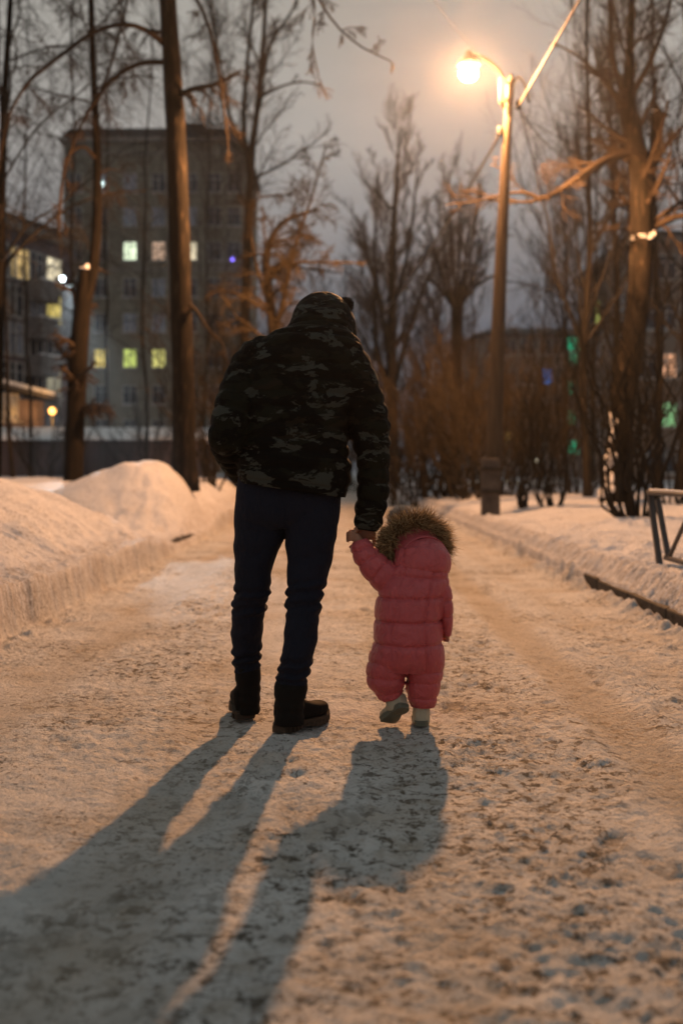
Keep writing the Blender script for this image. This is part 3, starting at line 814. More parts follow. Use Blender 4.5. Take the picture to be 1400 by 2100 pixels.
tree('tall leaning trunk left of the man, its right side lit orange', (P[0][0], 18.6, gz(P[0][0], 18.6)), [(P, R), l1, l2, l3, l4, l5, path([(540, -180, 9, 17.6), (620, -60, 7, 17.5), (680, 40, 5, 17.4), (735, 92, 4, 17.3), (802, 126, 3, 17.2)], 14)],
     [dict(k=16, k0=6, t0=.55, ang=(40, 80), ratio=.16, n=7, up=-.05, wig=.15, rr=.4, rmin=.008),
      dict(k=8, t0=.1, ang=(25, 60), ratio=.6, n=6, up=-.16, wig=.15, rr=.55, rmin=.005),
      dict(k=5, t0=.1, ang=(20, 55), ratio=.55, n=4, up=-.2, wig=.16, rr=.6, rmin=.004)], 11)

# 2 broken trunk with a snow cap and the thin stem beside it
P, R = path([(150, 1010, 44, 22), (153, 900, 40, 22), (160, 750, 38, 22), (170, 620, 34, 22), (176, 548, 22, 22)], 20)
P2, R2 = path([(165, 660, 24, 22), (190, 560, 22, 22), (200, 420, 19, 22), (197, 250, 15, 22), (190, 100, 13, 22), (186, -60, 11, 22), (184, -300, 6, 22)], 30)
a1 = path([(197, 215, 9, 22), (215, 170, 7, 22), (240, 90, 6, 22), (262, 0, 5, 22), (270, -90, 3, 22)], 14)
a2 = path([(200, 330, 9, 22), (170, 300, 7, 21.7), (135, 330, 5, 21.5), (125, 420, 4, 21.4), (122, 470, 3, 21.4)], 14)
tree('dark broken trunk capped with snow in front of the garage', (P[0][0], 22, gz(P[0][0], 22)), [(P, R), (P2, R2), a1, a2],
     [dict(k=10, k0=14, t0=.25, ang=(35, 70), ratio=.22, n=8, up=-.02, wig=.14, rr=.4, rmin=.010),
      dict(k=9, t0=.15, ang=(25, 60), ratio=.5, n=6, up=-.14, wig=.15, rr=.5, rmin=.006),
      dict(k=6, t0=.1, ang=(20, 55), ratio=.5, n=4, up=-.2, wig=.16, rr=.6, rmin=.005)], 12, trunk_mat='bark_black', trunk_n=2,
     caps=[(W(172, 548, 22), (.17, .15, .06)), (W(128, 790, 22) + 0, (.001, .001, .001))][:1])

# 3 stems at the left edge
P = path([(-8, 1000, 22, 23), (-2, 700, 20, 23), (4, 420, 17, 23), (10, 200, 14, 23), (22, 0, 11, 23), (28, -250, 6, 23)], 26)
tree('slim bare tree cut by the left edge of the view', (P[0][0][0], 23, gz(P[0][0][0], 23)), [P], DROOP, 13, trunk_mat='bark_black', twig_mat='twig_grey')

# 4 tall vase-shaped tree right of the tall block
P = path([(497, 1000, 26, 36), (500, 760, 22, 36), (505, 560, 19, 36), (515, 330, 15, 36), (522, 270, 13, 36), (534, 160, 11, 36), (545, 0, 8, 36), (548, -160, 5, 36)], 26)
b1 = path([(512, 360, 12, 36), (500, 250, 10, 36), (508, 120, 8, 36), (520, 0, 6, 36), (524, -90, 4, 36)], 14)
b2 = path([(515, 330, 10, 36), (475, 250, 8, 36), (455, 150, 6, 36), (440, 60, 5, 36), (430, -20, 3, 36)], 14)
b3 = path([(530, 200, 8, 36), (580, 176, 5, 35.5), (620, 168, 4, 35), (655, 174, 3, 34.6)], 10)
b4 = path([(534, 150, 9, 36), (560, 80, 7, 36), (600, 20, 5, 36), (625, -50, 3, 36)], 12)
tree('tall vase shaped bare tree against the sky beside the tall grey block', (P[0][0][0], 36, gz(P[0][0][0], 36)), [P, b1, b2, b3, b4],
     [dict(k=11, k0=18, t0=.45, ang=(25, 50), ratio=.22, n=7, up=.06, wig=.11, rr=.4, rmin=.013),
      dict(k=9, t0=.15, ang=(25, 50), ratio=.45, n=6, up=.02, wig=.14, rr=.5, rmin=.008),
      dict(k=6, t0=.1, ang=(20, 50), ratio=.5, n=4, up=-.02, wig=.16, rr=.6, rmin=.006)], 14, trunk_mat='bark_dark', twig_mat='twig_grey')

# 5 small orange-lit tree behind the man's shoulder
P = path([(560, 1000, 26, 25), (562, 800, 24, 25), (556, 640, 20, 25), (545, 540, 17, 25), (556, 490, 13, 25), (580, 455, 10, 25), (615, 440, 7, 25), (650, 430, 5, 25)], 24)
c1 = path([(560, 700, 14, 25), (585, 600, 11, 25), (600, 520, 9, 25), (640, 400, 5, 25), (668, 300, 3, 25)], 14)
c2 = path([(552, 560, 10, 25), (600, 540, 7, 24.5), (680, 538, 5, 24), (745, 540, 3, 23.7)], 12)
c3 = path([(556, 640, 10, 25), (530, 560, 8, 25), (515, 480, 6, 25), (520, 410, 4, 25), (600, 400, 3, 25)], 12)
c4 = path([(500, 525, 5, 25), (560, 520, 5, 24.8), (600, 545, 5, 24.6), (700, 560, 3, 24.2)], 10)
tree('small crooked tree glowing orange brown behind the man\'s shoulder', (P[0][0][0], 25, gz(P[0][0][0], 25)), [P, c1, c2, c3, c4],
     [dict(k=16, k0=34, t0=.25, ang=(30, 75), ratio=.26, n=7, up=-.02, wig=.2, rr=.4, rmin=.009),
      dict(k=10, t0=.1, ang=(25, 65), ratio=.5, n=5, up=-.10, wig=.2, rr=.55, rmin=.006),
      dict(k=6, t0=.1, ang=(20, 60), ratio=.5, n=4, up=-.15, wig=.2, rr=.6, rmin=.0045)], 15, twig_mat='twig_brown')

# 6 conical tree in the middle distance
P = path([(806, 1000, 30, 62), (803, 800, 24, 62), (803, 600, 18, 62), (808, 450, 13, 62), (815, 340, 8, 62), (820, 262, 3, 62)], 24)
d1 = path([(803, 760, 14, 62), (775, 600, 10, 62), (750, 520, 8, 62), (728, 470, 5, 62)], 12)
d2 = path([(800, 820, 14, 62), (770, 700, 11, 62), (768, 560, 8, 62), (770, 430, 5, 62), (775, 350, 3, 62)], 12)
d3 = path([(805, 800, 14, 62), (850, 640, 9, 62), (900, 520, 6, 62), (925, 470, 4, 62)], 12)
d4 = path([(805, 640, 12, 62), (835, 520, 8, 62), (850, 400, 5, 62), (858, 330, 3, 62)], 12)
tree('tall cone shaped bare tree in the middle distance above the man\'s head', (P[0][0][0], 62, gz(P[0][0][0], 62)), [P, d1, d2, d3, d4],
     [dict(k=14, k0=36, t0=.2, ang=(32, 58), ratio=.30, n=7, up=.08, wig=.10, rr=.34, rmin=.018),
      dict(k=9, t0=.15, ang=(18, 40), ratio=.45, n=5, up=.12, wig=.10, rr=.45, rmin=.011),
      dict(k=5, t0=.15, ang=(18, 40), ratio=.5, n=4, up=.10, wig=.12, rr=.6, rmin=.009)], 16, trunk_mat='bark_dark', twig_mat='twig_grey')

# 7 pollard
P = path([(930, 1000, 26, 45), (934, 850, 24, 45), (936, 700, 24, 45), (936, 632, 26, 45)], 14)
fs_ = []
for i, (tx, ty) in enumerate(((870, 440), (895, 400), (920, 350), (945, 370), (965, 420), (1000, 470), (1020, 560), (850, 560), (985, 380))):
    fs_.append(path([(936, 640, 9, 45), (936 + (tx - 936) * .45, 600 - (640 - ty) * .15, 7, 45 + (i % 3 - 1) * .8), (tx, ty, 3, 45 + (i % 3 - 1) * 1.6)], 10))
tree('pollarded tree with a knobbly head left of the lamp post', (P[0][0][0], 45, gz(P[0][0][0], 45)), [P] + fs_,
     [dict(k=9, k0=3, t0=.2, ang=(15, 45), ratio=.45, n=6, up=.08, wig=.12, rr=.45, rmin=.013),
      dict(k=7, t0=.15, ang=(20, 45), ratio=.5, n=5, up=.05, wig=.14, rr=.55, rmin=.009),
      dict(k=5, t0=.15, ang=(20, 45), ratio=.5, n=3, up=.02, wig=.14, rr=.6, rmin=.007)], 17, trunk_mat='bark_dark', twig_mat='twig_grey')

# 8 the big tree on the right
P = path([(1255, 1050, 60, 22), (1262, 960, 54, 22), (1280, 800, 50, 22), (1305, 640, 48, 22), (1314, 500, 46, 22), (1314, 400, 44, 22), (1306, 320, 42, 22), (1292, 250, 38, 22), (1286, 205, 32, 22), (1290, 120, 18, 22), (1294, 0, 14, 22), (1296, -250, 8, 22)], 40)
e1 = path([(1298, 315, 20, 22), (1270, 318, 18, 21.8), (1235, 330, 17, 21.5), (1200, 352, 15, 21.2), (1150, 388, 13, 20.8), (1110, 408, 11, 20.5), (1085, 398, 8, 20.3), (1045, 396, 6, 20), (980, 412, 5, 19.7), (912, 420, 3, 19.5)], 30)
e2 = path([(1310, 420, 26, 22), (1335, 340, 24, 22.3), (1345, 280, 26, 22.4), (1347, 232, 30, 22.4)], 12)
e3 = path([(1290, 200, 16, 22), (1330, 130, 11, 22), (1365, 40, 8, 22), (1385, -60, 5, 22)], 14)
e4 = path([(1284, 210, 14, 22), (1262, 150, 10, 22), (1250, 50, 8, 22), (1246, -80, 5, 22)], 14)
e5 = path([(1335, 340, 13, 22), (1370, 290, 9, 22), (1410, 250, 7, 22), (1460, 200, 5, 22)], 10)
e6 = path([(1284, 230, 10, 22), (1240, 170, 7, 21.7), (1190, 120, 6, 21.4), (1140, 90, 4, 21.2)], 12)
e7 = path([(1312, 480, 12, 22), (1370, 430, 9, 22), (1430, 400, 6, 22)], 10)
e8 = path([(1110, 408, 8, 20.5), (1075, 415, 6, 20.2), (1000, 410, 4, 19.8), (930, 402, 3, 19.5)], 12)
tree('thick forked tree right of the lamp post with a long limb lit orange', (P[0][0][0], 22, gz(P[0][0][0], 22)), [(P), e2, e1, e3, e4, e5, e6, e7, e8],
     [dict(k=14, k0=26, t0=.4, ang=(30, 70), ratio=.20, n=7, up=.06, wig=.14, rr=.35, rmin=.009),
      dict(k=9, t0=.12, ang=(25, 60), ratio=.5, n=6, up=.0, wig=.16, rr=.5, rmin=.006),
      dict(k=6, t0=.1, ang=(20, 55), ratio=.5, n=4, up=-.03, wig=.18, rr=.6, rmin=.0045)], 18, trunk_n=2,
     caps=[(W(1318, 486, 21.85), (.19, .12, .05)), (W(1335, 480, 21.9), (.08, .1, .06)), (W(1258, 880, 21.8), (.10, .08, .3)), (W(1250, 960, 21.8), (.13, .08, .33)), (W(1238, 1020, 21.7), (.16, .12, .22)), (W(1345, 228, 22.4), (.11, .11, .025))])

# 9+ single stems behind
def std_tree(label, px, Y, h, r0, seed, kind, group=None, lean=(0, 0), tm='bark_dark', tw='twig_grey', dens=1.0):
    L0 = leader(px, 965, Y, h, r0 * .72, seed, lean)
    lv = [dict(q) for q in (DROOP if kind == 'droop' else ASCEND)]
    s = max(1.0, Y / 26.0)
    for q in lv: q['rmin'] *= s * .55; q['k'] = max(3, int(q['k'] * dens))
    lv[0]['k0'] = max(6, int(lv[0]['k0'] * dens * 1.2))
    return tree(label, (L0[0][0][0], Y, gz(L0[0][0][0], Y)), [L0], lv, seed, group, tm, tw)
std_tree('straight bare tree rising behind the forked tree', 1262, 31, 19, .15, 21, 'ascend', lean=(.0, 0))
std_tree('drooping birch like tree over the left corner of the tall block', 232, 44, 23, .09, 22, 'droop')
std_tree('drooping tree between the left edge and the tall block', 62, 40, 21, .08, 23, 'droop')
std_tree('wispy tree right behind the big leaning trunk', 300, 38, 20, .08, 25, 'droop')
std_tree('upright tree whose twigs cross the tall block\'s right half', 430, 48, 20, .10, 26, 'ascend')
std_tree('bare tree at the right edge of the view', 1392, 30, 19, .2, 27, 'ascend')
std_tree('bare tree between the lamp post and the forked tree', 1165, 42, 12, .13, 28, 'ascend')
std_tree('thin sapling like tree just left of the lamp post', 972, 38, 9.5, .09, 29, 'ascend', dens=.8)
std_tree('thin upright tree right of the lamp post, below its wires', 1100, 36, 8.5, .09, 30, 'ascend', dens=.8)
std_tree('tall tree behind the right hand block', 1215, 60, 22, .22, 31, 'ascend')
std_tree('low tree beyond the man\'s right shoulder', 762, 52, 11, .14, 33, 'ascend', tw='twig')
std_tree('low dark tree left of the pollard', 868, 50, 9.5, .15, 34, 'ascend', tw='twig')
std_tree('small far tree beneath the cone shaped one', 720, 75, 14, .18, 35, 'ascend', dens=.8)
std_tree('small far tree close behind the man\'s head', 655, 58, 10.5, .15, 36, 'ascend', tw='twig', dens=.9)

std_tree('slender tree whose drooping twigs fill the upper left corner', 160, 30, 20, .07, 61, 'droop')
std_tree('drooping tree just right of the left edge, farther back', 28, 33, 20, .08, 62, 'droop')
std_tree('many twigged tree close left of the forked tree', 1205, 27, 16, .14, 64, 'ascend')
std_tree('many twigged tree high above the right hand block', 1350, 34, 21, .16, 65, 'droop')
std_tree('low twiggy tree left of the lamp post, in front of the thicket', 905, 42, 9, .10, 66, 'ascend', tw='twig')
def shrub(label, px, Y, h, spread, stems, seed, tw='twig_brown', r0=.018, group=None, dens=1.0, z=None):
    b = W(px, 965, Y); b[2] = gz(b[0], Y) - .05
    rng = np.random.default_rng(seed); limbs = []
    for i in range(stems):
        a = rng.random() * 2 * np.pi; rad = spread * math.sqrt(rng.random()); p = b + np.array([math.cos(a), math.sin(a), 0]) * rad * .35
        p[2] = gz(p[0], p[1]) - .05
        hh = h * rng.uniform(.6, 1.05); top = p + np.array([math.cos(a) * rad * 1.3, math.sin(a) * rad * 1.3, hh])
        t = np.linspace(0, 1, 10)[:, None]
        P_ = p * (1 - t) + top * t + np.array([math.cos(a), math.sin(a), 0]) * np.sin(t * np.pi) * rng.normal(0, .12) * h * .3
        P_[1:-1] += rng.normal(size=(8, 3)) * .02 * h
        limbs.append((P_, r0 * rng.uniform(.7, 1.3) * (1 - .75 * t[:, 0])))
    rr = max(1, Y / 22)
    lv = [dict(k=int(9 * dens), k0=int(9 * dens), t0=.25, ang=(15, 45), ratio=.32, n=5, up=.10, wig=.13, rr=.5, rmin=.0045 * rr),
          dict(k=int(6 * dens), t0=.15, ang=(20, 45), ratio=.5, n=4, up=.06, wig=.15, rr=.6, rmin=.0035 * rr)]
    r = root('shrub', label, 'shrub', (b[0], b[1], b[2]), group); rng = np.random.default_rng(seed + 100)
    P_ = np.stack([q[0] for q in limbs]); R_ = np.stack([q[1] for q in limbs])
    V, q = tubes(P_, R_, 6); obj('stems', V, q, M['bark_dark'], r)
    cur = (P_, R_, np.linalg.norm(P_[:, -1] - P_[:, 0], axis=1)); vs, fs, n0 = [], [], 0
    for l in lv:
        l = dict(l); k = l.pop('k'); l.pop('k0', None); cur = spawn(*cur, k, rng, **l); V, q = tubes(cur[0], cur[1], 3)
        vs.append(V); fs.append(q + n0); n0 += len(V)
    obj('twigs', np.concatenate(vs), np.concatenate(fs), M[tw], r)
    return r
G_TH = 'dark thicket right of the man'
shrub('tall dark shrub touching the man\'s right sleeve in the view', 838, 33, 4.6, 1.5, 26, 41, 'twig', .03)
shrub('dense dark shrub between the man\'s sleeve and the pollard', 885, 31, 4.4, 1.6, 30, 42, 'twig', .03)
shrub('dense brown shrub under the pollarded tree', 935, 29, 4.0, 1.5, 30, 43, 'twig_brown', .028)
shrub('brown shrub close behind the foot of the lamp post', 975, 26, 3.4, 1.0, 24, 44, 'twig_brown', .022)
shrub('brown shrub right behind the lamp post', 1025, 28, 3.8, 1.3, 26, 45, 'twig_brown', .022)
shrub('clump of thin saplings just right of the lamp post foot', 1068, 19.6, 2.9, .35, 6, 46, 'twig_brown', .022)
shrub('clump of straight saplings standing in the snow left of the forked tree', 1128, 19.2, 3.2, .55, 12, 47, 'twig_brown', .022)
shrub('wide brown shrub before the building with green windows', 1095, 34, 4.3, 1.7, 24, 48, 'twig_brown', .022)
shrub('brown shrub before the dark block\'s left corner', 1180, 30, 4.4, 1.7, 26, 49, 'twig_brown', .022)
shrub('many stemmed shrub fanning up from the snow beside the fence', 1302, 15.0, 3.3, .75, 22, 50, 'twig_brown', .024)
shrub('tall shrub at the right edge behind the fence', 1385, 21, 3.6, 1.2, 22, 51, 'twig_grey', .022)
shrub('low dark shrub at the foot of the big leaning trunk', 432, 23, 1.9, .55, 9, 72, 'twig', .03, dens=.8)
shrub('bushy shrub behind the big leaning trunk', 462, 28, 4.4, 1.3, 22, 53, 'twig_brown', .022)
shrub('orange brown shrub behind the man\'s left shoulder', 515, 27, 5.2, 1.1, 30, 54, 'twig_brown', .024)
shrub('brown shrub below the small crooked tree', 590, 29, 5.0, 1.3, 30, 55, 'twig_brown', .024)
shrub('low shrub in front of the garage roof', 300, 36, 2.6, 1.5, 18, 56, 'twig_grey', .02)
shrub('wispy shrub left of the broken trunk', 90, 34, 2.6, 1.2, 14, 57, 'twig_grey', .02)
shrub('far dark shrub at the end of the road', 725, 55, 5.6, 2.4, 26, 58, 'twig', .03)
shrub('far dark shrub behind the man\'s right elbow', 790, 48, 5.4, 2.0, 28, 59, 'twig', .03)

# far-off wood closing the view behind everything
def far_wood():
    rng = np.random.default_rng(77); n = 260
    x = rng.uniform(-75, 75, n); y = 128 + rng.uniform(0, 30, n); h = rng.uniform(5, 10, n)
    P0 = np.stack([x, y, np.zeros(n)], 1); t = np.linspace(0, 1, 6)
    P = P0[:, None] + np.stack([rng.normal(size=(n, 1)) * .5 * t, 0 * t[None] + np.zeros((n, 1)), h[:, None] * t], -1)
    R = .14 * (1 - .8 * t)[None] * np.ones((n, 1)); V, q = tubes(P, R, 4); vs, fs, n0 = [V], [q], len(V)
    cur = (P, R, h)
    for lv in (dict(k=12, t0=.15, ang=(20, 50), ratio=.4, n=4, up=.12, wig=.1, rr=.5, rmin=.03), dict(k=7, t0=.1, ang=(20, 50), ratio=.5, n=3, up=.08, wig=.12, rr=.6, rmin=.022)):
        k = lv.pop('k'); cur = spawn(*cur, k, rng, **lv); V, q = tubes(cur[0], cur[1], 3); vs.append(V); fs.append(q + n0); n0 += len(V)
    obj('wood', np.concatenate(vs), np.concatenate(fs), M['twig_grey'], kind='stuff', label='far off dark belt of bare trees closing the view', cat='trees')
far_wood()

# ------------------------------------------------------------------ street lamp on its wooden post
M['wood'] = nz(mat('weathered_post', (.16, .12, .085), .85, .2), 5, [(.3, (.03, .022, .015)), (.7, (.085, .062, .042))], stretch=(6, 6, .35), bump=.5, bump_scale=25)
M['concrete'] = nz(mat('concrete', (.08, .07, .06), .9), 8, [(.3, (.04, .033, .03)), (.7, (.10, .085, .075))], bump=.5, bump_scale=40)
M['steel'] = mat('painted_steel', (.035, .026, .018), .7, .2)
def street_lamp():
    Y = 18.7; b = W(1005, 1045, Y); z0 = gz(b[0], Y) - .3
    r = root('street_lamp', 'lit orange street lamp on a tall weathered wooden post', 'street lamp', (b[0], Y, gz(b[0], Y)))
    K = path([(1010, 1010, 34, Y), (1013, 900, 33, Y), (1020, 700, 29, Y), (1029, 480, 24, Y), (1038, 300, 19, Y), (1045, 180, 17, Y), (1047, 165, 15, Y), (1048, 152, 6, Y)], 40)
    V, f = tube1(K[0], K[1], 14); obj('post', V, f, M['wood'], r)
    mb = MB(); p = W(1003, 990, Y - .05)
    mb.box(p[0] - .15, p[0] + .14, Y - .32, Y - .10, z0, W(0, 940, Y)[2]); 
    v, f = mb.arr(); o = obj('footing', v, f, M['concrete'], r, False); bv = o.modifiers.new('b', 'BEVEL'); bv.width = .02; bv.segments = 2
    mb = MB()
    for py in (962, 1008):
        z = W(0, py, Y)[2]; mb.box(p[0] - .18, p[0] + .20, Y - .35, Y + .13, z - .02, z + .02)
    v, f = mb.arr(); obj('strap', v, f, M['steel'], r, False)
    # arm: straight up beside the post, then bent out over the road
    A = [W(1031, 222, Y - .12), W(1031, 180, Y - .12), W(1029, 158, Y - .14), W(1018, 140, Y - .18), W(1000, 124, Y - .22), W(982, 116, Y - .27), W(962, 110, Y - .3)]
    C, _ = catmull(np.array(A), 24); V, f = tube1(C, .034, 10); arm = obj('arm', V, f, M['steel'], r)
    mb = MB().box(A[0][0] - .07, A[0][0] + .03, Y - .2, Y - .1, W(0, 218, Y)[2], W(0, 168, Y)[2]); v, f = mb.arr(); obj('ballast_box', v, f, M['steel'], r, False)
    for py in (170, 205):
        z = W(0, py, Y)[2]; v, f = tube1([W(1031, py, Y - .12), W(1047, py, Y)], .022, 8); obj('bracket', v, f, M['steel'], r)
    C, _ = catmull(np.array([W(1048, 180, Y), W(1060, 158, Y), W(1072, 168, Y), W(1080, 190, Y), W(1083, 210, Y)]), 14)
    V, f = tube1(C, .022, 8); obj('hook', V, f, M['steel'], r)
    # luminaire: metal hood over a clear bowl
    top = W(962, 110, Y - .3); c = LAMP
    prof = [(.0, .33), (.045, .33), (.06, .24), (.13, .19), (.19, .13), (.195, .10)]
    nseg = 24; V = []; f = []
    for i, (ra, dz) in enumerate(prof):
        for j in range(nseg):
            a = 2 * math.pi * j / nseg; V.append((c[0] + ra * math.cos(a), c[1] + ra * math.sin(a), c[2] + dz))
    for i in range(len(prof) - 1):
        for j in range(nseg): k = (j + 1) % nseg; f.append((i * nseg + j, i * nseg + k, (i + 1) * nseg + k, (i + 1) * nseg + j))
    ho = obj('hood', V, f, M['steel'], r); so = ho.modifiers.new('s', 'SOLIDIFY'); so.thickness = .004
    m = bpy.data.materials.new('lantern_bowl'); m.use_nodes = True; N, L = m.node_tree.nodes, m.node_tree.links; N.clear()
    o = N.new('ShaderNodeOutputMaterial'); t = N.new('ShaderNodeBsdfTransparent'); e = N.new('ShaderNodeEmission'); a = N.new('ShaderNodeAddShader')
    e.inputs['Color'].default_value = (1.0, .62, .26, 1); e.inputs['Strength'].default_value = 14
    L.new(t.outputs[0], a.inputs[0]); L.new(e.outputs[0], a.inputs[1]); L.new(a.outputs[0], o.inputs['Surface'])
    V, f = ellipsoid(c - np.array([0, 0, .03]), (.155, .155, .13), 24, 14); obj('bowl', V, f, m, ho)
street_lamp()

M['cable'] = mat('cable_sheath', (.03, .025, .02), .5, .4)
def cable(label, pts, rad, m='cable'):
    C, _ = catmull(np.array(pts), 40)
    V, f = tube1(C, rad, 8); return obj('overhead_cable', V, f, M[m], loc=tuple(pts[0]), label=label, cat='cable')
Yp = 18.7
def sag(a, b, s, n=9):
    t = np.linspace(0, 1, n)[:, None]; p = a * (1 - t) + b * t; p[:, 2] -= (4 * t * (1 - t))[:, 0] * s; return p
M['cable_lit'] = mat('bare_wire_bundle', (.03, .024, .018), .7, .2)
a = W(1062, 218, Yp); b = W(1192, -8, 14.9); b2 = a + (b - a) * 4.2
cable('thick twisted cable running up and to the right from the lamp post', sag(a, b2, .0), .017, 'cable_lit')
a = W(1046, 240, Yp); b = W(838, 560, 36); b2 = a + (b - a) * 1.6
cable('dark cable running away down the road from the lamp post', sag(a, b2, .25), .024)
a = W(1062, 222, Yp); b = W(1205, 338, 24); cable('sagging thin cable from the lamp post into the forked tree', sag(a, b, .25), .012)
a = W(868, -30, 17); b = W(1047, 172, Yp); cable('faint thin wire crossing the sky above the lamp', sag(a, b, .12), .005)
for i, (px, py) in enumerate(((1043, 250), (1024, 268), (1062, 214))):
    v, f = MB().tube([W(px, py - 9, Yp - .02), W(px, py - 3, Yp - .02), W(px, py + 4, Yp - .02), W(px, py + 9, Yp - .02)], [.03, .055, .04, .06], 10).arr()
    obj('insulator', v, f, M['cable'], bpy.data.objects['street_lamp'])

# ------------------------------------------------------------------ low steel barrier on the right bank
def barrier():
    xx = 2.52; m = mat('black_painted_steel', (.05, .045, .045), .45, .4)
    r = root('barrier_fence', 'low black steel barrier with slanted legs standing in the snow at the right edge', 'fence', (xx, 8.9, gz(xx, 8.9)))
    def bar(nm, y0, z0, y1, z1, w=.02, d=.02):
        a = np.array([xx, y0, z0]); b = np.array([xx, y1, z1]); t = nrm(b - a); n = np.cross(t, (1.0, 0, 0))
        mb = MB().obox(a, t, (1.0, 0, 0), n, 0, np.linalg.norm(b - a), -w, w, -d, d); v, f = mb.arr()
        o = obj(nm, v, f, m, r, False); bv = o.modifiers.new('b', 'BEVEL'); bv.width = .004; return o
    bar('leg', 8.93, .10, 9.31, .842, .022, .022)
    bar('leg', 8.79, .37, 9.08, .80, .02, .018)
    bar('top_rail', 9.34, .848, 4.0, .858, .024, .016); bar('bottom_rail', 8.86, .352, 4.2, .352, .018, .018)
    for y0, y1 in ((8.75, 8.1), (7.3, 8.0), (7.2, 6.5), (5.7, 6.4), (5.6, 5.0)): bar('brace', y0, .37, y1, .835, .014, .014)
    bar('leg', 4.2, .10, 3.98, .845, .022, .022); bar('leg', 6.45, .10, 6.45, .34, .022, .022)
    # a strip of snow lying on the rail
    n = 60; ys = np.linspace(9.3, 4.05, n); P_ = np.stack([np.full(n, xx), ys, .874 + .004 * perlin(ys * 6, 1)], 1)
    V, f = tube1(P_, .012 * (.7 + .5 * np.abs(perlin(ys * 5, 3.0))), 8); obj('snow', V, f, M['snowcap'], r)
barrier()

def far_fence():
    r = root('railing_fence', 'thin dark railing crossing behind the saplings on the right', 'fence', (9, 40, 0)); m = M['lampcase']
    for px in (1012, 1055, 1096, 1134, 1172, 1222, 1262, 1310, 1352, 1395):
        p = W(px, 965, 40); z = gz(p[0], 40); mb = MB().box(p[0] - .035, p[0] + .035, 39.96, 40.04, z - .3, z + 1.45); v, f = mb.arr(); obj('fence_post', v, f, m, r, False)
    x0, x1 = W(1005, 965, 40)[0], W(1480, 965, 40)[0]
    for z in (.55, 1.5):
        mb = MB().box(x0, x1, 39.985, 40.015, z, z + .04); v, f = mb.arr(); obj('fence_rail', v, f, m, r, False)
far_fence()
# ------------------------------------------------------------------ the man
def fabric(name, base, rough=.8, bump=.3, sc=180, spec=.3):
    m = mat(name, base, rough, spec); nt = m.node_tree; N, L = nt.nodes, nt.links
    t = N.new('ShaderNodeTexCoord'); a = N.new('ShaderNodeTexNoise'); a.inputs['Scale'].default_value = sc; a.inputs['Detail'].default_value = 4
    L.new(t.outputs['Object'], a.inputs['Vector']); bm = N.new('ShaderNodeBump'); bm.inputs['Strength'].default_value = bump; bm.inputs['Distance'].default_value = .003
    L.new(a.outputs['Fac'], bm.inputs['Height']); L.new(bm.outputs[0], N['Principled BSDF'].inputs['Normal'])
    return m

def camo():
    m = fabric('camouflage_nylon', (.01, .01, .01), .75, .25, 120, .08); N, L = m.node_tree.nodes, m.node_tree.links
    t = N.new('ShaderNodeTexCoord'); b = N['Principled BSDF']; prev = None
    for sc, lo, hi, col, off in ((6.5, .535, .56, (.008, .009, .0055), 0), (7.5, .55, .575, (.042, .045, .038), 4.0), (8.5, .60, .615, (.014, .011, .007), 9.0)):
        mp = N.new('ShaderNodeMapping'); mp.inputs['Scale'].default_value = (1, 1, 2.1); mp.inputs['Location'].default_value = (off, off, off)
        mp.inputs['Rotation'].default_value = (0, .12, 0)
        L.new(t.outputs['Object'], mp.inputs[0]); a = N.new('ShaderNodeTexNoise'); a.inputs['Scale'].default_value = sc
        a.inputs['Detail'].default_value = 5; a.inputs['Roughness'].default_value = .62; a.inputs['Distortion'].default_value = .4
        L.new(mp.outputs[0], a.inputs['Vector']); r = N.new('ShaderNodeMapRange'); r.inputs['From Min'].default_value = lo; r.inputs['From Max'].default_value = hi
        L.new(a.outputs['Fac'], r.inputs['Value']); x = N.new('ShaderNodeMix'); x.data_type = 'RGBA'; L.new(r.outputs[0], x.inputs[0])
        if prev is None: x.inputs[6].default_value = (.0022, .0024, .002, 1)
        else: L.new(prev, x.inputs[6])
        x.inputs[7].default_value = (*col, 1); prev = x.outputs[2]
    L.new(prev, b.inputs['Base Color']); return m
M['camo'] = camo()
M['denim'] = fabric('dark_denim', (.009, .012, .023), .85, .4, 260, .15)
M['suede'] = fabric('black_suede', (.008, .0075, .007), .9, .4, 150, .15)
M['sole'] = mat('rubber_sole', (.045, .032, .022), .8)
M['lace'] = mat('boot_lace', (.02, .018, .015), .8)
M['skin'] = mat('skin', (.36, .18, .115), .55, .35); M['skin'].node_tree.nodes['Principled BSDF'].inputs['Subsurface Weight'].default_value = .08
M['knit'] = fabric('black_knit', (.012, .011, .011), .95, .6, 90)
M['hair'] = mat('dark_hair', (.03, .02, .012), .6)
M['eye'] = mat('eye_white', (.7, .68, .65), .2, .5)

def mesh_parent(name, vf, m, parent): return obj(name, vf[0], vf[1], m, parent)

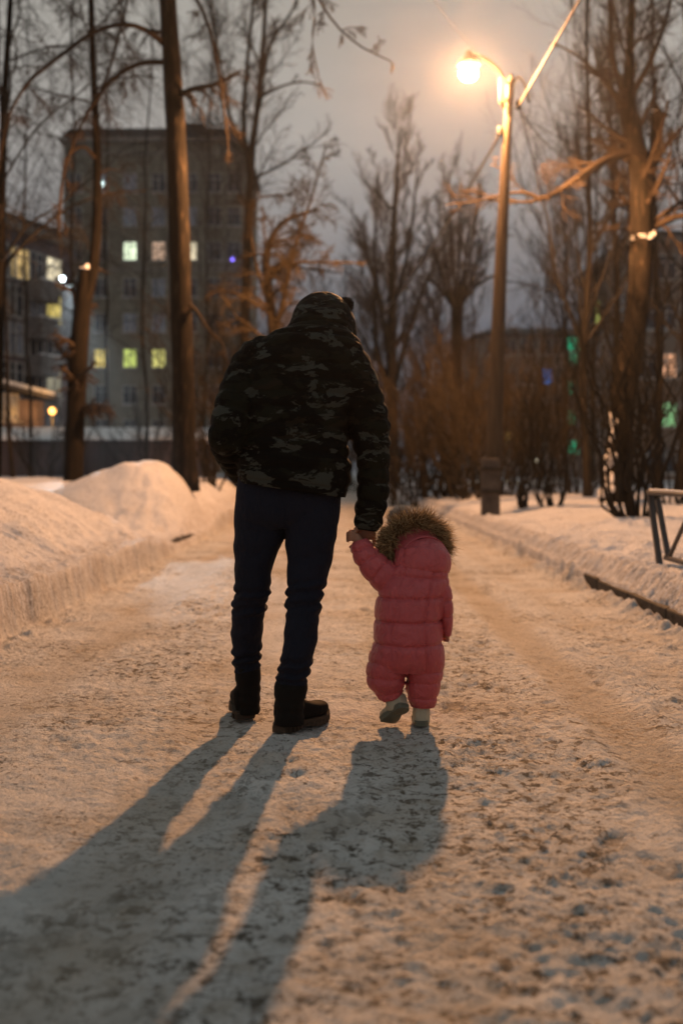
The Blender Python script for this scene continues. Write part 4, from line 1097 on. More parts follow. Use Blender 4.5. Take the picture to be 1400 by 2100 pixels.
def head_mesh(c, s, yaw, pitch):
    """a head with brow, nose, lips, chin and ears; faces +Y before turning. s: head height"""
    v, f = ellipsoid((0, 0, 0), (1, 1, 1), 64, 48)
    x, y, z = v.T
    hx, hy, hz = .34 * s, .42 * s, .5 * s
    jaw = sm((-z - .1) / .9); X = x * hx * (1 - .34 * jaw); Y = y * hy * (1 - .12 * jaw); Z = z * hz
    Y = np.where(y > 0, Y * .93, Y)
    fr = (y > 0)
    def bump(cx, cz, wx, wz, a): return a * s * np.exp(-((X / s - cx) / wx) ** 2 - ((Z / s - cz) / wz) ** 2) * fr
    d = bump(0, -.07, .035, .09, .075) + bump(0, -.13, .05, .03, .045) + bump(0, .09, .16, .03, .022)
    for q in (-1, 1): d = d + bump(q * .13, .015, .055, .04, -.035) + bump(q * .17, -.10, .07, .06, .018)
    d = d + bump(0, -.245, .09, .02, .022) + bump(0, -.29, .08, .02, .02) - bump(0, -.268, .10, .008, .012) + bump(0, -.40, .07, .06, .03)
    Y = Y + d
    cy, sy, cp, sp = math.cos(yaw), math.sin(yaw), math.cos(pitch), math.sin(pitch)
    Rm = np.array([[cy, sy, 0], [-sy, cy, 0], [0, 0, 1]]) @ np.array([[1, 0, 0], [0, cp, -sp], [0, sp, cp]])
    parts = [(np.stack([X, Y, Z], 1) @ Rm.T + c, f)]
    for q in (-1, 1):
        e, g = ellipsoid((q * .34 * s, -.03 * s, -.03 * s), (.03 * s, .07 * s, .12 * s), 14, 10); parts.append((e @ Rm.T + c, g))
    eyes = [np.array([q * .13 * s, .345 * s, .015 * s]) @ Rm.T + c for q in (-1, 1)]
    return parts, Rm, eyes

def chain(pts, rad, sides=10, n=14):
    K = np.array([np.concatenate([p, [r]]) for p, r in zip(pts, rad)]); C, _ = catmull(K, n)
    t = np.linspace(0, 1, n); R = C[:, 3].copy()
    P_ = C[:, :3]; ext = nrm(P_[-1] - P_[-2]) * R[-1] * .8
    P_ = np.vstack([P_, P_[-1] + ext * .6, P_[-1] + ext]); R = np.concatenate([R, [R[-1] * .72, R[-1] * .25]])
    return tube1(P_, R, sides)

def quilt(period, amp, wr, seed, phase=0.):
    def d(s, ph, ln):
        w = .25 * perlin(np.cos(ph) * 1.3 + seed, np.sin(ph) * 1.3, s * 3)
        q = np.abs(np.sin(np.pi * (s / period + phase + w * .5))) ** .55 - .6
        k = fbm(np.cos(ph) * 3.2 + seed, np.sin(ph) * 3.2, s * 22, 3)
        return amp * q + wr * k
    return d

def folds(seed, spots, base=.0025):
    """cloth with stacked creases near the given fractions of its length"""
    def d(s, ph, ln):
        t = s / ln; o = base * fbm(np.cos(ph) * 2 + seed, np.sin(ph) * 2, s * 14, 3)
        for c, w, a, fr in spots:
            o = o + a * np.exp(-((t - c) / w) ** 2) * np.sin(s * fr * 2 * np.pi + 2.2 * np.sin(ph + seed) + 3 * perlin(np.cos(ph) * 1.5, np.sin(ph) * 1.5, s * 6 + seed))
        return o
    return d

def fur_ball(c, r, n, ln, rad, seed, sides=3):
    rng = np.random.default_rng(seed); d = nrm(rng.normal(size=(n, 3))); p = c + d * r * rng.uniform(.5, .9, (n, 1)); out = [p]; dd = d
    for _ in range(3): dd = nrm(dd + .35 * rng.normal(size=d.shape)); p = p + dd * ln / 3; out.append(p)
    return tubes(np.stack(out, 1), rad * np.array([1, .9, .6, .15])[None] * np.ones((n, 1)), sides)

def boot(root_, heel, toe, shaft, h_sole, wdt, m_up, m_sole, laces=True, sole_tread=True, up=(0, 0, 1.0), knit=False, dirt=None):
    """heel, toe: sole points on the ground; shaft: rings for loft"""
    heel, toe, up = np.array(heel), np.array(toe), nrm(up); L_ = np.linalg.norm(toe - heel); a = nrm(toe - heel); sd = nrm(np.cross(a, up)); up = np.cross(sd, a)
    def outline(t):      # half widths along the foot
        return wdt / 2 * (np.interp(t, [0, .04, .15, .45, .68, .86, .95, 1.0], [.45, .68, .80, .78, 1.0, .92, .68, .30]))
    T = np.linspace(0, 1, 40); mb = MB()
    # sole slab with notched welt
    ring = [(t, outline(t)) for t in T] + [(t, -outline(t)) for t in T[::-1]]
    pts = np.array([heel + a * L_ * t + sd * w for t, w in ring]); n = len(pts)
    notch = 1 + (.045 * np.sign(np.sin(np.arange(n) * 2.1)) if sole_tread else 0) * np.ones(n)
    cen = heel + a * L_ * .5
    lo = cen + (pts - cen) * notch[:, None] * .985; mid = cen + (pts - cen) * 1.01; hi = mid
    arch = np.array([.012 * math.exp(-((t - .42) / .1) ** 2) * (L_ / .29) for t, _ in ring])[:, None] * up
    toe_up = np.array([.022 * max(0, (t - .78) / .22) ** 2 * (L_ / .29) for t, _ in ring])[:, None] * up
    V = np.vstack([lo + arch + toe_up, lo + up * h_sole * .62 + toe_up, mid + up * h_sole * .66 + toe_up, hi + up * h_sole + toe_up])
    f = []
    for k in range(3):
        for j in range(n): q = (j + 1) % n; f.append((k * n + j, k * n + q, (k + 1) * n + q, (k + 1) * n + j))
    h2 = n // 2
    for k, flip in ((0, True), (3, False)):
        for j in range(h2 - 1):
            q = (k * n + j, k * n + j + 1, k * n + n - 2 - j, k * n + n - 1 - j); f.append(q[::-1] if flip else q)
    # upper
    up_parts = []
    hs = [.105, .11, .112, .108, .100, .090, .078, .068, .062, .058, .052, .036, .012]
    ts = [.02, .06, .12, .2, .3, .4, .52, .62, .72, .82, .9, .96, .985]; seg = 28; VV = []
    k_ = L_ / .29
    for t, hh in zip(ts, hs):
        w = outline(t) * .96; c = heel + a * L_ * t + up * (h_sole * .8 + .022 * max(0, (t - .78) / .22) ** 2 * k_)
        for j in range(seg):
            ph = 2 * math.pi * j / seg; cx, cz = math.cos(ph), math.sin(ph)
            VV.append(c + sd * w * np.sign(cx) * abs(cx) ** .8 + up * (hh * k_ * (.5 + .5 * np.sign(cz) * abs(cz) ** .75)))
    ff = []
    for i in range(len(ts) - 1):
        for j in range(seg): k = (j + 1) % seg; ff.append((i * seg + j, i * seg + k, (i + 1) * seg + k, (i + 1) * seg + j))
    ff.append(tuple(range(seg))[::-1]); ff.append(tuple(range((len(ts) - 1) * seg, len(ts) * seg)))
    up_parts.append((np.array(VV), ff)); up_parts.append(shaft)
    co, fc = fuse(up_parts, .0045, 3, lambda p: .0012 * fbm(p[:, 0] * 40, p[:, 1] * 40, p[:, 2] * 40, 2))
    b = obj('boot', co, fc, m_up, root_)
    obj('sole', V, f, m_sole, b, False)
    if laces:
        ins = heel + a * L_ * .40 + up * .125; Z = []
        mb = MB()
        for i in range(5):
            t = .36 + i * .045; z = .145 - i * .016; c = heel + a * L_ * (t + .05) + up * (z * k_)
            mb.tube([c - sd * .022, c + up * .004 + a * .004, c + sd * .022], .0022, 6)
        top = heel + a * L_ * .44 + up * .150
        C, _ = catmull(np.array([top, top + a * .012 + up * .020 + sd * .012, top + a * .030 + up * .006 + sd * .018, top + a * .024 - up * .02 + sd * .012, top - up * .012]), 20)
        mb.tube(C, .002, 6); v, f = mb.arr(); obj('lace', v, f, M['lace'], b)
    return b

def man():
    base = (W(560, 965, 4.6)[0], 4.6, 0.012)
    r = root('person', 'man seen from behind in dark camouflage jacket with hood up, jeans and black boots', 'person', base)
    # ---- clothing shapes (silhouette rings: left px/py, right px/py, distance, thickness)
    torso = [(618, 664, 700, 668, 4.76, .17), (580, 682, 722, 690, 4.75, .22), (538, 706, 742, 716, 4.73, .27), (510, 745, 748, 748, 4.70, .31), (498, 800, 738, 800, 4.68, .33),
             (490, 860, 716, 870, 4.66, .33), (487, 915, 713, 925, 4.65, .33), (487, 955, 719, 965, 4.64, .33), (489, 978, 712, 1003, 4.64, .32), (492, 986, 706, 1018, 4.64, .30)]
    sl = [(540, 690, 590, 770, 4.72, .17), (503, 704, 568, 780, 4.71, .18), (474, 742, 545, 800, 4.69, .18), (452, 795, 525, 830, 4.62, .165), (437, 848, 512, 865, 4.57, .16),
          (431, 888, 505, 900, 4.56, .155), (441, 926, 512, 922, 4.67, .15), (462, 962, 524, 945, 4.75, .14), (484, 984, 540, 962, 4.82, .12)]
    sr = [(668, 778, 720, 702, 4.70, .18), (682, 792, 744, 716, 4.69, .18), (692, 812, 768, 762, 4.67, .18), (703, 848, 786, 818, 4.66, .17), (716, 884, 797, 866, 4.645, .165), (722, 905, 799, 892, 4.64, .16),
          (731, 938, 798, 932, 4.63, .15), (734, 968, 797, 968, 4.625, .14), (733, 1008, 796, 1008, 4.62, .135), (729, 1042, 790, 1046, 4.62, .13), (727, 1066, 782, 1072, 4.62, .12), (727, 1080, 774, 1087, 4.62, .11)]
    co, fc = fuse([loft(torso, disp=quilt(.058, .013, .006, 1.)), loft(sl, disp=quilt(.062, .012, .006, 5., .3)), loft(sr, disp=quilt(.062, .012, .006, 9., .1))], .0055, 2,
                  lambda p: .0028 * fbm(p[:, 0] * 22, p[:, 1] * 22, p[:, 2] * 30, 3))
    jk = obj('jacket', co, fc, M['camo'], r)
    hem = loft([(493, 974, 713, 1002, 4.64, .325), (492, 981, 711, 1010, 4.64, .33), (493, 989, 708, 1020, 4.64, .32)], .004, 72, disp=lambda s, ph, ln: .0015 * np.sin(ph * 46))
    obj('hem_band', hem[0], hem[1], M['camo'], jk)
    cuff = loft([(728, 1062, 783, 1070, 4.62, .115), (728, 1074, 779, 1081, 4.62, .112), (729, 1084, 773, 1090, 4.62, .10)], .004, 48)
    obj('cuff', cuff[0], cuff[1], M['camo'], jk)
    hood = [(640, 609, 668, 607, 4.80, .10), (616, 619, 702, 616, 4.81, .22), (604, 634, 717, 632, 4.82, .28), (597, 655, 727, 655, 4.83, .30), (592, 674, 731, 682, 4.83, .28), (600, 688, 731, 700, 4.82, .24), (648, 700, 728, 713, 4.82, .16)]
    def hd(s, ph, ln): return .004 * fbm(np.cos(ph) * 3, np.sin(ph) * 3, s * 16, 3) - .005 * np.exp(-((np.cos(ph) - .55) / .05) ** 2) - .005 * np.exp(-((np.cos(ph) + .45) / .05) ** 2)
    col_ = [(600, 676, 712, 688, 4.77, .20), (592, 690, 722, 700, 4.76, .24)]
    co, fc = fuse([loft(hood, .004, 96, disp=hd), loft([(596, 672, 724, 684, 4.79, .22), (586, 684, 724, 696, 4.77, .24), (576, 696, 722, 706, 4.75, .22)], .004, 64)], .005, 2,
                  lambda p: .003 * fbm(p[:, 0] * 20, p[:, 1] * 20, p[:, 2] * 20, 3))
    # open the hood at the front: the face looks out of it
    hc = W(664, 664, 4.83); fd = nrm(np.array([.45, .80, -.40]))
    keep = ((co - hc) @ fd) < .105
    fa_ = np.asarray(fc); fa_ = fa_[keep[fa_].all(1)]
    ho = obj('hood', co, fa_, M['camo'], r); so = ho.modifiers.new('s', 'SOLIDIFY'); so.thickness = .006
    # ---- body
    hp, Rm, eyes = head_mesh(hc + fd * .015, .235, math.atan2(.45, .8), -.42)
    sh = .78
    neck = tube1([W(655, 735, 4.72), W(658, 705, 4.76), hc + np.array([0, 0, -.04])], [.065, .058, .06], 16)
    wr = W(752, 1075, 4.62)
    body = hp + [neck, loft(torso[1:], .02, 32, shrink=sh), loft(sl, .02, 24, shrink=.62), loft(sr, .02, 24, shrink=.60),
                 loft([(495, 965, 702, 975, 4.64, .22), (492, 1020, 695, 1025, 4.64, .23), (490, 1060, 688, 1062, 4.64, .22)], .02, 32, shrink=.86)]
    legL = [(482, 1030, 590, 1050, 4.65, .21), (480, 1075, 588, 1080, 4.65, .21), (480, 1115, 577, 1120, 4.65, .20), (481, 1150, 562, 1152, 4.65, .185), (482, 1180, 557, 1184, 4.65, .17), (481, 1215, 552, 1218, 4.66, .155),
            (477, 1240, 547, 1243, 4.67, .15), (475, 1275, 540, 1277, 4.69, .15), (475, 1315, 537, 1316, 4.71, .145), (477, 1345, 534, 1346, 4.72, .135), (479, 1362, 533, 1362, 4.72, .13), (481, 1378, 530, 1378, 4.72, .12)]
    legR = [(576, 1040, 698, 1040, 4.63, .22), (583, 1075, 694, 1072, 4.62, .215), (585, 1110, 689, 1105, 4.61, .205), (588, 1150, 681, 1145, 4.60, .19), (589, 1190, 671, 1186, 4.58, .17), (587, 1225, 660, 1223, 4.56, .16),
            (586, 1260, 655, 1258, 4.54, .155), (583, 1295, 652, 1295, 4.52, .155), (578, 1335, 645, 1336, 4.50, .15), (572, 1370, 636, 1372, 4.49, .14), (568, 1392, 629, 1396, 4.485, .135), (567, 1406, 627, 1410, 4.48, .13)]
    body += [loft(legL, .02, 24, shrink=.75), loft(legR, .02, 24, shrink=.75)]
    for a_, b_ in ((W(507, 1370, 4.72), W(507, 1450, 4.73)), (W(598, 1400, 4.48), W(590, 1475, 4.50))): body.append(tube1([a_, b_], .04, 12))
    # hand: palm, thumb from its side, four curled fingers
    palm = loft([(737, 1068, 766, 1072, 4.62, .045), (733, 1082, 770, 1086, 4.622, .036), (729, 1094, 771, 1097, 4.628, .034), (730, 1103, 769, 1105, 4.636, .030)], .003, 24)
    fing = [chain([W(765, 1099, 4.64), W(766.5, 1110, 4.645), W(765, 1121, 4.655), W(761, 1128, 4.67)], [.0085, .0080, .0075, .0065]),
            chain([W(753.5, 1101, 4.64), W(753, 1113, 4.652), W(750, 1125, 4.668), W(745, 1131, 4.69)], [.0092, .0088, .0080, .0070]),
            chain([W(742.5, 1101, 4.64), W(741, 1114, 4.656), W(738, 1125, 4.675), W(733, 1130, 4.70)], [.0095, .0088, .0082, .0072]),
            chain([W(732.5, 1099, 4.64), W(729, 1109, 4.652), W(724, 1118, 4.66), W(718, 1122, 4.675)], [.0092, .0088, .0080, .0070]),
            chain([W(736, 1082, 4.605), W(728, 1088, 4.59), W(725, 1098, 4.583), W(729, 1108, 4.582)], [.0125, .0105, .0095, .0080])]
    body += [palm] + fing
    # left hand inside the pocket
    hl = W(512, 978, 4.84); body.append(ellipsoid(hl, (.035, .05, .03), 16, 10))
    for k in range(4): body.append(chain([hl + np.array([-.022 + .015 * k, .03, 0]), hl + np.array([-.02 + .016 * k, .065, -.012]), hl + np.array([-.018 + .016 * k, .085, -.035])], [.0085, .008, .007], 8, 8))
    body.append(chain([hl + np.array([.03, 0, .01]), hl + np.array([.045, .03, .01]), hl + np.array([.045, .055, 0])], [.011, .0095, .008], 8, 8))
    co, fc = fuse(body, .0036, 2); obj('body', co, fc, M['skin'], r)
    for e in eyes:
        v, f = ellipsoid(e, (.012, .012, .012), 14, 10); obj('eye', v, f, M['eye'], r)
    # knitted hat under the hood with its pompom standing out at the right
    v, f = ellipsoid(hc + fd * .02 + np.array([.002, -.0, .012]), (.080, .098, .098), 40, 24, Rm); keepv = ((v - hc) @ (np.array([0, 0, 1.0]) @ Rm.T)) > .018
    f = [q for q in f if all(keepv[i] for i in q)]
    hat = obj('hat', v, f, M['knit'], r); so = hat.modifiers.new('s', 'SOLIDIFY'); so.thickness = .004
    pc = W(709, 626, 4.87); V, q = fur_ball(pc, .031, 2200, .014, .0011, 3); n0 = len(V); v2, f2 = ellipsoid(pc, (.029, .029, .029), 14, 10)
    obj('pompom', np.vstack([V, v2]), q.tolist() + [tuple(i + n0 for i in t) for t in f2], M['knit'], hat)
    # ---- jeans
    pel = [(496, 950, 704, 958, 4.64, .24), (487, 990, 701, 996, 4.64, .255), (483, 1030, 698, 1032, 4.64, .27), (482, 1062, 694, 1060, 4.64, .25), (500, 1082, 676, 1082, 4.64, .19)]
    def jw(p):
        s = .003 * fbm(p[:, 0] * 9, p[:, 1] * 9, p[:, 2] * 16, 3)
        # back pockets: a raised patch with a stitched rim
        for cx, cy in ((535, 1052), (645, 1050)):
            c = W(cx, cy, 4.5); dx = np.abs(p[:, 0] - c[0]) / .068; dz = np.abs(p[:, 2] - c[2]) / .072
            rr = np.maximum(dx, dz); s = s + np.where(p[:, 1] < 4.58, .0022 * sm((1.02 - rr) / .06), 0)
        s = s - .003 * np.exp(-((p[:, 0] - W(586, 1040, 4.5)[0]) / .004) ** 2) * (p[:, 1] < 4.6) * (p[:, 2] > W(0, 1090, 4.5)[2])
        return s
    co, fc = fuse([loft(pel, .008, 64), loft(legL, .004, 64, folds(2., [(.50, .05, .008, 20), (.58, .05, .008, 24), (.92, .09, .008, 22), (.3, .2, .003, 9), (.75, .1, .003, 12)])),
                   loft(legR, .004, 64, folds(7., [(.48, .05, .008, 22), (.56, .05, .008, 19), (.92, .08, .008, 24), (.3, .2, .003, 9), (.75, .1, .003, 11)]))], .0048, 2, jw)
    je = obj('jeans', co, fc, M['denim'], r)
    # ---- boots
    sL = loft([(484, 1366, 532, 1366, 4.72, .125), (483, 1384, 534, 1386, 4.72, .13), (485, 1412, 534, 1413, 4.72, .125), (486, 1440, 533, 1440, 4.72, .12), (484, 1462, 533, 1462, 4.72, .12)], .004, 40, disp=lambda s, ph, ln: .004 * np.exp(-((s - .03) / .012) ** 2) + .002 * np.sin(s * 150))
    hL = W(501, 1478, 4.70); hL[2] = .008; boot(r, hL + np.array([.0, -.03, 0]), hL + np.array([-.03, .26, 0]), sL, .034, .118, M['suede'], M['sole'])
    sR = loft([(566, 1396, 630, 1402, 4.48, .135), (563, 1412, 629, 1416, 4.48, .14), (564, 1440, 624, 1442, 4.475, .135), (565, 1462, 622, 1464, 4.47, .13), (560, 1484, 625, 1484, 4.47, .13)], .004, 40, disp=lambda s, ph, ln: .004 * np.exp(-((s - .03) / .012) ** 2) + .002 * np.sin(s * 150))
    hR = np.array([W(574, 1505, 4.45)[0], 4.44, .008]); tR = np.array([W(660, 1480, 4.66)[0], 4.655, .008]); d = nrm(tR - hR)
    boot(r, hR - d * .01, hR - d * .01 + d * .295, sR, .034, .108, M['suede'], M['sole'])
    return r
man()

# ------------------------------------------------------------------ the child
def puckered(m):
    nt = m.node_tree; N, L = nt.nodes, nt.links; t = N.new('ShaderNodeTexCoord'); mp = N.new('ShaderNodeMapping'); mp.inputs['Scale'].default_value = (1, 1, .55)
    L.new(t.outputs['Object'], mp.inputs[0]); a = N.new('ShaderNodeTexNoise'); a.inputs['Scale'].default_value = 27; a.inputs['Detail'].default_value = 6
    a.inputs['Roughness'].default_value = .6; a.inputs['Distortion'].default_value = 1.2; L.new(mp.outputs[0], a.inputs['Vector'])
    b2 = N.new('ShaderNodeBump'); b2.inputs['Strength'].default_value = 1.0; b2.inputs['Distance'].default_value = .014; L.new(a.outputs['Fac'], b2.inputs['Height'])
    b1 = [n for n in N if n.type == 'BUMP' and n != b2][0]; L.new(b2.outputs[0], b1.inputs['Normal']); return m
M['suit'] = fabric('pink_nylon', (.48, .082, .098), .36, .12, 60, .45)
puckered(M['suit']); puckered(M['denim'])
M['fur_dark'] = mat('fur_trim', (.21, .12, .055), .7, .3)
M['fur_tip'] = mat('fur_tips_backlit', (.60, .42, .22), .7, .3)  # tawny hair ends, lightened so the backlit glow sits in the colour
M['cream'] = fabric('cream_boot_knit', (.42, .40, .31), .9, .8, 70)
M['csole'] = mat('grey_green_sole', (.13, .14, .11), .7)
M['pom_grey'] = mat('grey_wool', (.55, .54, .52), .9)

def child():
    base = (W(838, 965, 4.58)[0], 4.58, 0.012)
    r = root('person', 'toddler in pink puffer snowsuit with fur trimmed hood, holding the man\'s hand', 'person', base)
    Y = 4.58
    torso = [(822, 1160, 908, 1170, Y + .01, .17), (795, 1172, 918, 1182, Y, .22), (781, 1196, 915, 1198, Y, .25), (773, 1222, 911, 1222, Y, .27), (769, 1252, 906, 1252, Y, .28), (767, 1282, 904, 1282, Y, .285),
             (766, 1310, 906, 1310, Y, .29), (762, 1332, 909, 1334, Y, .29), (759, 1352, 910, 1356, Y, .27), (766, 1372, 906, 1374, Y, .22)]
    lL = [(759, 1335, 846, 1345, Y, .23), (753, 1362, 838, 1368, Y - .005, .21), (750, 1384, 832, 1388, Y - .01, .19), (754, 1404, 829, 1402, Y - .01, .17), (766, 1420, 826, 1412, Y - .01, .14), (778, 1430, 818, 1420, Y - .005, .11)]
    lR = [(822, 1345, 910, 1350, Y, .23), (829, 1372, 908, 1376, Y, .21), (832, 1394, 904, 1396, Y, .19), (833, 1414, 899, 1416, Y, .17), (835, 1430, 896, 1432, Y, .155), (842, 1442, 892, 1443, Y, .13)]
    aL = [(800, 1232, 832, 1165, Y, .15), (776, 1214, 815, 1158, Y - .005, .145), (757, 1196, 798, 1146, Y - .01, .135), (739, 1172, 785, 1136, Y - .01, .125), (725, 1148, 773, 1125, Y - .005, .115), (719, 1130, 764, 1116, Y, .105), (721, 1117, 755, 1108, Y + .005, .085)]
    aR = [(872, 1180, 912, 1172, Y, .13), (886, 1196, 920, 1192, Y, .12), (893, 1222, 926, 1220, Y, .115), (898, 1246, 928, 1246, Y, .11), (903, 1272, 927, 1272, Y + .01, .10), (908, 1296, 924, 1300, Y + .02, .085)]
    def tq(seams, amp, sharp=.0075, vert=()):
        def d(s, ph, ln):
            t = s + .006 * perlin(np.cos(ph) * 1.2, np.sin(ph) * 1.2, 3.3)
            e = np.full_like(s, 9.)
            for q in seams: e = np.minimum(e, np.abs(t - q))
            o = amp * (1 - np.exp(-e / (sharp * 1.6))) - amp * .8
            for q in vert: o = o - .010 * np.exp(-(np.abs(np.angle(np.exp(1j * (ph - q)))) / .045))
            pk = np.exp(-e / .018)
            return o + .008 * pk * perlin(np.cos(ph) * 8, np.sin(ph) * 8, s * 9) + .0022 * fbm(np.cos(ph) * 3, np.sin(ph) * 3, s * 12, 2)
        return d
    # seam heights along the torso (metres from its top ring)
    zt = lambda py: (py - 1165) * 4.58 / F
    co, fc = fuse([loft(torso, .003, 120, tq([zt(1186), zt(1228), zt(1276), zt(1322)], .013, .0045, vert=(math.pi * 1.5 + .42, math.pi * 1.5 - .50))),
                   loft(lL, .003, 72, tq([.040, .095, .150], .010, .004)), loft(lR, .003, 72, tq([.045, .092, .155], .010, .004)),
                   loft(aL, .003, 64, tq([.045, .10, .155, .20], .010, .004)), loft(aR, .003, 64, tq([.055, .115, .17], .009, .004))], .003, 1,
                  lambda p: .0018 * fbm(p[:, 0] * 35, p[:, 1] * 35, p[:, 2] * 45, 3) - .006 * np.exp(-np.abs((p[:, 0] - (W(834, 0, Y)[0] + .10 * (p[:, 2] - W(0, 1385, Y)[2]))) / .004)) * (p[:, 1] < Y) * sm((W(0, 1345, Y)[2] - p[:, 2]) / .03))
    su = obj('snowsuit', co, fc, M['suit'], r)
    for nm, rg in (('cuff', [(721, 1121, 757, 1110, Y + .004, .075), (724, 1113, 752, 1104, Y + .006, .066)]), ('cuff', [(908, 1292, 924, 1296, Y + .02, .075), (910, 1300, 921, 1304, Y + .02, .06)]),
                   ('cuff', [(836, 1432, 896, 1434, Y, .13), (842, 1447, 890, 1448, Y, .11)]), ('cuff', [(775, 1424, 826, 1412, Y - .005, .12), (784, 1436, 822, 1424, Y, .09)])):
        v, f = loft(rg, .0025, 60, disp=lambda s, ph, ln: .002 * np.sin(ph * 26) + .001 * np.sin(s * 900)); obj(nm, v, f, M['suit'], su)
    # zips along the left side seam
    for pts in ([(790, 1232), (785, 1262), (781, 1292), (779, 1312)], [(772, 1345), (764, 1375), (768, 1402)]):
        C, _ = catmull(np.array([W(a, b, 4.455) for a, b in pts]), 20)
        pass
    # hood
    hc = W(862, 1136, Y + .03); fd = nrm(np.array([-.42, .86, .18]))
    hood = [(868, 1101, 888, 1104, Y + .02, .05), (838, 1108, 906, 1114, Y + .02, .16), (815, 1126, 918, 1132, Y + .02, .22), (806, 1145, 924, 1152, Y + .01, .24), (804, 1158, 921, 1170, Y + .01, .23), (816, 1166, 912, 1180, Y + .01, .19)]
    def hdd(s, ph, ln): return .0025 * fbm(np.cos(ph) * 3, np.sin(ph) * 3, s * 18, 2) - .007 * np.exp(-np.abs(np.angle(np.exp(1j * (ph - math.pi * 1.5 - .08)))) / .04) - .006 * np.exp(-np.abs(np.angle(np.exp(1j * (ph - math.pi * 1.5 + .75)))) / .045)
    co, fc = fuse([loft(hood, .003, 110, disp=hdd)], .004, 2, lambda p: .002 * fbm(p[:, 0] * 30, p[:, 1] * 30, p[:, 2] * 30, 2))
    keep = ((co - hc) @ fd) < .10; fa_ = np.asarray(fc); fa_ = fa_[keep[fa_].all(1)]
    ho = obj('hood', co, fa_, M['suit'], r); so = ho.modifiers.new('s', 'SOLIDIFY'); so.thickness = .006
    rng = np.random.default_rng(9); fc_ = W(848, 1120, Y + .075); e1 = nrm(np.cross(fd, (0, 0, 1.0))); e2 = np.cross(e1, fd)
    if e1[0] < 0: e1 = -e1
    th = np.linspace(0, 2 * np.pi, 61)[:-1]
    rings_ = [hc - fd * .030 + e1 * (np.cos(th) * .100)[:, None] + e2 * (np.sin(th) * .074)[:, None], hc + fd * .02 + e1 * (np.cos(th) * .105)[:, None] + e2 * (np.sin(th) * .082)[:, None],
              fc_ - fd * .01 + e1 * (np.cos(th) * .112)[:, None] + e2 * (np.sin(th) * .094)[:, None], fc_ + fd * .012 + e1 * (np.cos(th) * .108)[:, None] + e2 * (np.sin(th) * .090)[:, None]]
    C_ = np.stack([catmull(np.stack([g_[i] for g_ in rings_]), 14)[0] for i in range(60)], 1)
    idx = np.arange(14 * 60).reshape(14, 60); f_ = np.stack([idx[:-1], np.roll(idx[:-1], -1, 1), np.roll(idx[1:], -1, 1), idx[1:]], -1).reshape(-1, 4)
    rb = obj('hood_rim', C_.reshape(-1, 3), f_, M['suit'], ho); so = rb.modifiers.new('s', 'SOLIDIFY'); so.thickness = .005
    N_ = 13000; th = rng.random(N_) * 2 * np.pi; RX, RZ = .120, .094
    clump = np.round(th * 28 + rng.normal(size=N_) * .5)
    ring = e1 * (np.cos(th) * RX)[:, None] + e2 * (np.sin(th) * RZ)[:, None]; outw = nrm(ring)
    ph = rng.random(N_) * 2 * np.pi; tr = .026 * rng.uniform(.4, 1, N_)
    p = fc_ + ring + outw * (np.cos(ph) * tr)[:, None] + fd * (np.sin(ph) * tr)[:, None]
    d = nrm(outw * (.95 + .5 * np.cos(ph))[:, None] + fd * (.75 * np.sin(ph) - .35)[:, None] + .22 * rng.normal(size=(N_, 3)) + .42 * np.stack([np.sin(clump * 12.9), np.cos(clump * 7.7), np.sin(clump * 3.3)], 1))
    ln = rng.uniform(.020, .064, N_) * (1 + .35 * np.sin(clump * 2.7)); out = [p]
    for k in range(4): d = nrm(d + .16 * rng.normal(size=d.shape) + .10 * np.stack([np.cos(clump * 5.1), np.sin(clump * 9.1), -.6 + 0 * clump], 1)); p = p + d * (ln / 4)[:, None]; out.append(p)
    P_ = np.stack(out, 1); V, q = tubes(P_, .00115 * np.array([1, .95, .8, .55, .12])[None] * np.ones((N_, 1)), 3)
    tt = np.linspace(0, 2 * np.pi, 49)[:-1]; core = fc_ + e1 * (np.cos(tt) * RX)[:, None] + e2 * (np.sin(tt) * RZ)[:, None]; core = np.vstack([core, core[:1]])
    v2, f2 = tube1(core, .024, 12); n0 = len(V)
    o = obj('fur_trim', np.vstack([V, v2]), q.tolist() + [tuple(i + n0 for i in t) for t in f2], M['fur_dark'], ho)
    o.data.materials.append(M['fur_tip']); mi = np.zeros(len(o.data.polygons), np.int32)
    seg = np.arange(N_ * 4 * 3).reshape(N_, 4, 3); tip = rng.random(N_) < .45; mi[seg[tip][:, 2:].ravel()] = 1; mi[seg[rng.random(N_) < .08].ravel()] = 1
    o.data.polygons.foreach_set('material_index', mi)
    # knitted hat with a grey pompom
    hd_c = hc + fd * .035 - np.array([0, 0, .012])
    hp, Rm, eyes = head_mesh(hd_c, .165, math.atan2(-.42, .86), .12)
    v, f = ellipsoid(hd_c + np.array([0, 0, .012]), (.064, .074, .078), 32, 20, Rm); kv = ((v - hd_c) @ (np.array([0, 0, 1.0]) @ Rm.T)) > .02
    f = [t for t in f if all(kv[i] for i in t)]; hat = obj('hat', v, f, M['pom_grey'], r); so = hat.modifiers.new('s', 'SOLIDIFY'); so.thickness = .004
    pc = W(822, 1064, Y + .15); V, q = fur_ball(pc, .042, 5200, .030, .0009, 4); n0 = len(V); v2, f2 = ellipsoid(pc, (.030, .030, .030), 14, 10)
    v3, f3 = tube1([pc, (pc + hd_c) / 2 + np.array([0, 0, .03]), hd_c + np.array([0, 0, .08])], [.012, .014, .02], 10)
    obj('pompom', np.vstack([V, v2, v3]), q.tolist() + [tuple(i + n0 for i in t) for t in f2] + [tuple(i + n0 + len(v2) for i in t) for t in f3], M['pom_grey'], hat)
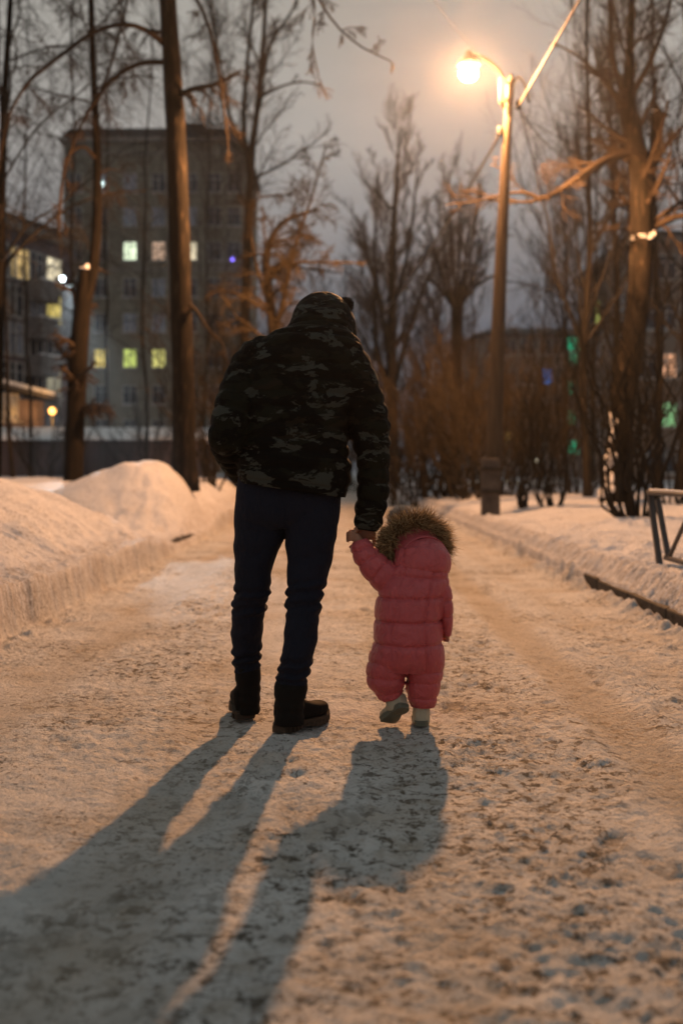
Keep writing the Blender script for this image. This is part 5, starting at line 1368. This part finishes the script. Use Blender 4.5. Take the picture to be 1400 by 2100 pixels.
    # body
    body = hp + [tube1([W(862, 1190, Y), hd_c], [.045, .045], 14), loft(torso[1:], .012, 28, shrink=.74), loft(lL[:-1], .012, 20, shrink=.6), loft(lR[:-1], .012, 20, shrink=.6), loft(aL, .012, 20, shrink=.5), loft(aR, .012, 20, shrink=.5)]
    body += [tube1([W(800, 1405, Y), W(808, 1445, Y - .01)], .026, 12), tube1([W(864, 1420, Y), W(863, 1470, Y)], .026, 12)]
    hb = W(733, 1106, Y + .012)
    body += [tube1([W(740, 1118, Y), hb], [.021, .019], 12), ellipsoid(W(729, 1101, Y + .012), (.020, .017, .018), 16, 12)]
    for k, (y0, rr) in enumerate(((1093, .0062), (1098, .0066), (1103, .0066), (1108, .0060))):
        body.append(chain([W(728, y0, Y + .004), W(719, y0 - 1.5, Y - .002), W(712.5, y0 + .5, Y + .012), W(714, y0 + 2.5, Y + .030)], [rr + .0008, rr, rr, rr - .001], 10, 10))
    body.append(chain([W(730, 1096, Y + .02), W(724, 1089, Y + .03), W(717, 1089, Y + .035)], [.008, .0068, .006], 10, 8))
    hr = W(915, 1303, Y + .03); body.append(ellipsoid(hr, (.014, .02, .016), 14, 10))
    for k in range(4): body.append(chain([hr + np.array([-.009 + .006 * k, .012, -.006]), hr + np.array([-.009 + .006 * k, .020, -.018]), hr + np.array([-.009 + .006 * k, .012, -.026])], [.005, .0048, .004], 8, 7))
    body.append(chain([hr + np.array([-.012, .0, 0]), hr + np.array([-.018, .010, -.01]), hr + np.array([-.014, .018, -.014])], [.006, .0055, .0045], 8, 7))
    co, fc = fuse(body, .003, 2); obj('body', co, fc, M['skin'], r)
    for e in eyes: v, f = ellipsoid(e, (.010, .010, .010), 12, 8); obj('eye', v, f, M['eye'], r)
    # boots: right one flat, left one rolling off its toe with the sole showing
    sR = loft([(846, 1432, 882, 1432, Y, .085), (846, 1452, 881, 1452, Y, .085), (845, 1474, 881, 1474, Y, .085), (844, 1484, 881, 1484, Y - .005, .085)], .003, 48, disp=lambda s, ph, ln: .0012 * np.sin(ph * 22))
    h = np.array([W(862, 0, Y)[0], Y - .045, .010]); boot(r, h, h + np.array([.005, .145, 0]), sR, .022, .074, M['cream'], M['csole'], laces=False, sole_tread=False)
    sL = loft([(786, 1414, 822, 1412, Y - .01, .08), (788, 1430, 824, 1426, Y - .015, .08), (791, 1446, 828, 1440, Y - .02, .08), (794, 1456, 830, 1450, Y - .02, .075)], .003, 48, disp=lambda s, ph, ln: .0012 * np.sin(ph * 22))
    heel = W(831, 1452, Y - .075); toe = W(788, 1487, Y + .015); upv = nrm(np.array([-.35, .80, .42]))
    boot(r, heel, toe, sL, .022, .074, M['cream'], M['csole'], laces=False, sole_tread=False, up=upv)
    return r
child()

# thin winter mist
def haze():
    m = bpy.data.materials.new('mist'); m.use_nodes = True; N, L = m.node_tree.nodes, m.node_tree.links; N.clear()
    o = N.new('ShaderNodeOutputMaterial'); v = N.new('ShaderNodeVolumePrincipled')
    v.inputs['Color'].default_value = (.86, .88, .92, 1); v.inputs['Density'].default_value = .0004; v.inputs['Anisotropy'].default_value = .84
    L.new(v.outputs[0], o.inputs['Volume'])
    mb = MB().box(-480, 480, -75, 960, -3.2, 36); v_, f = mb.arr()
    obj('haze', v_, f, m, smooth=False, kind='stuff')
haze()
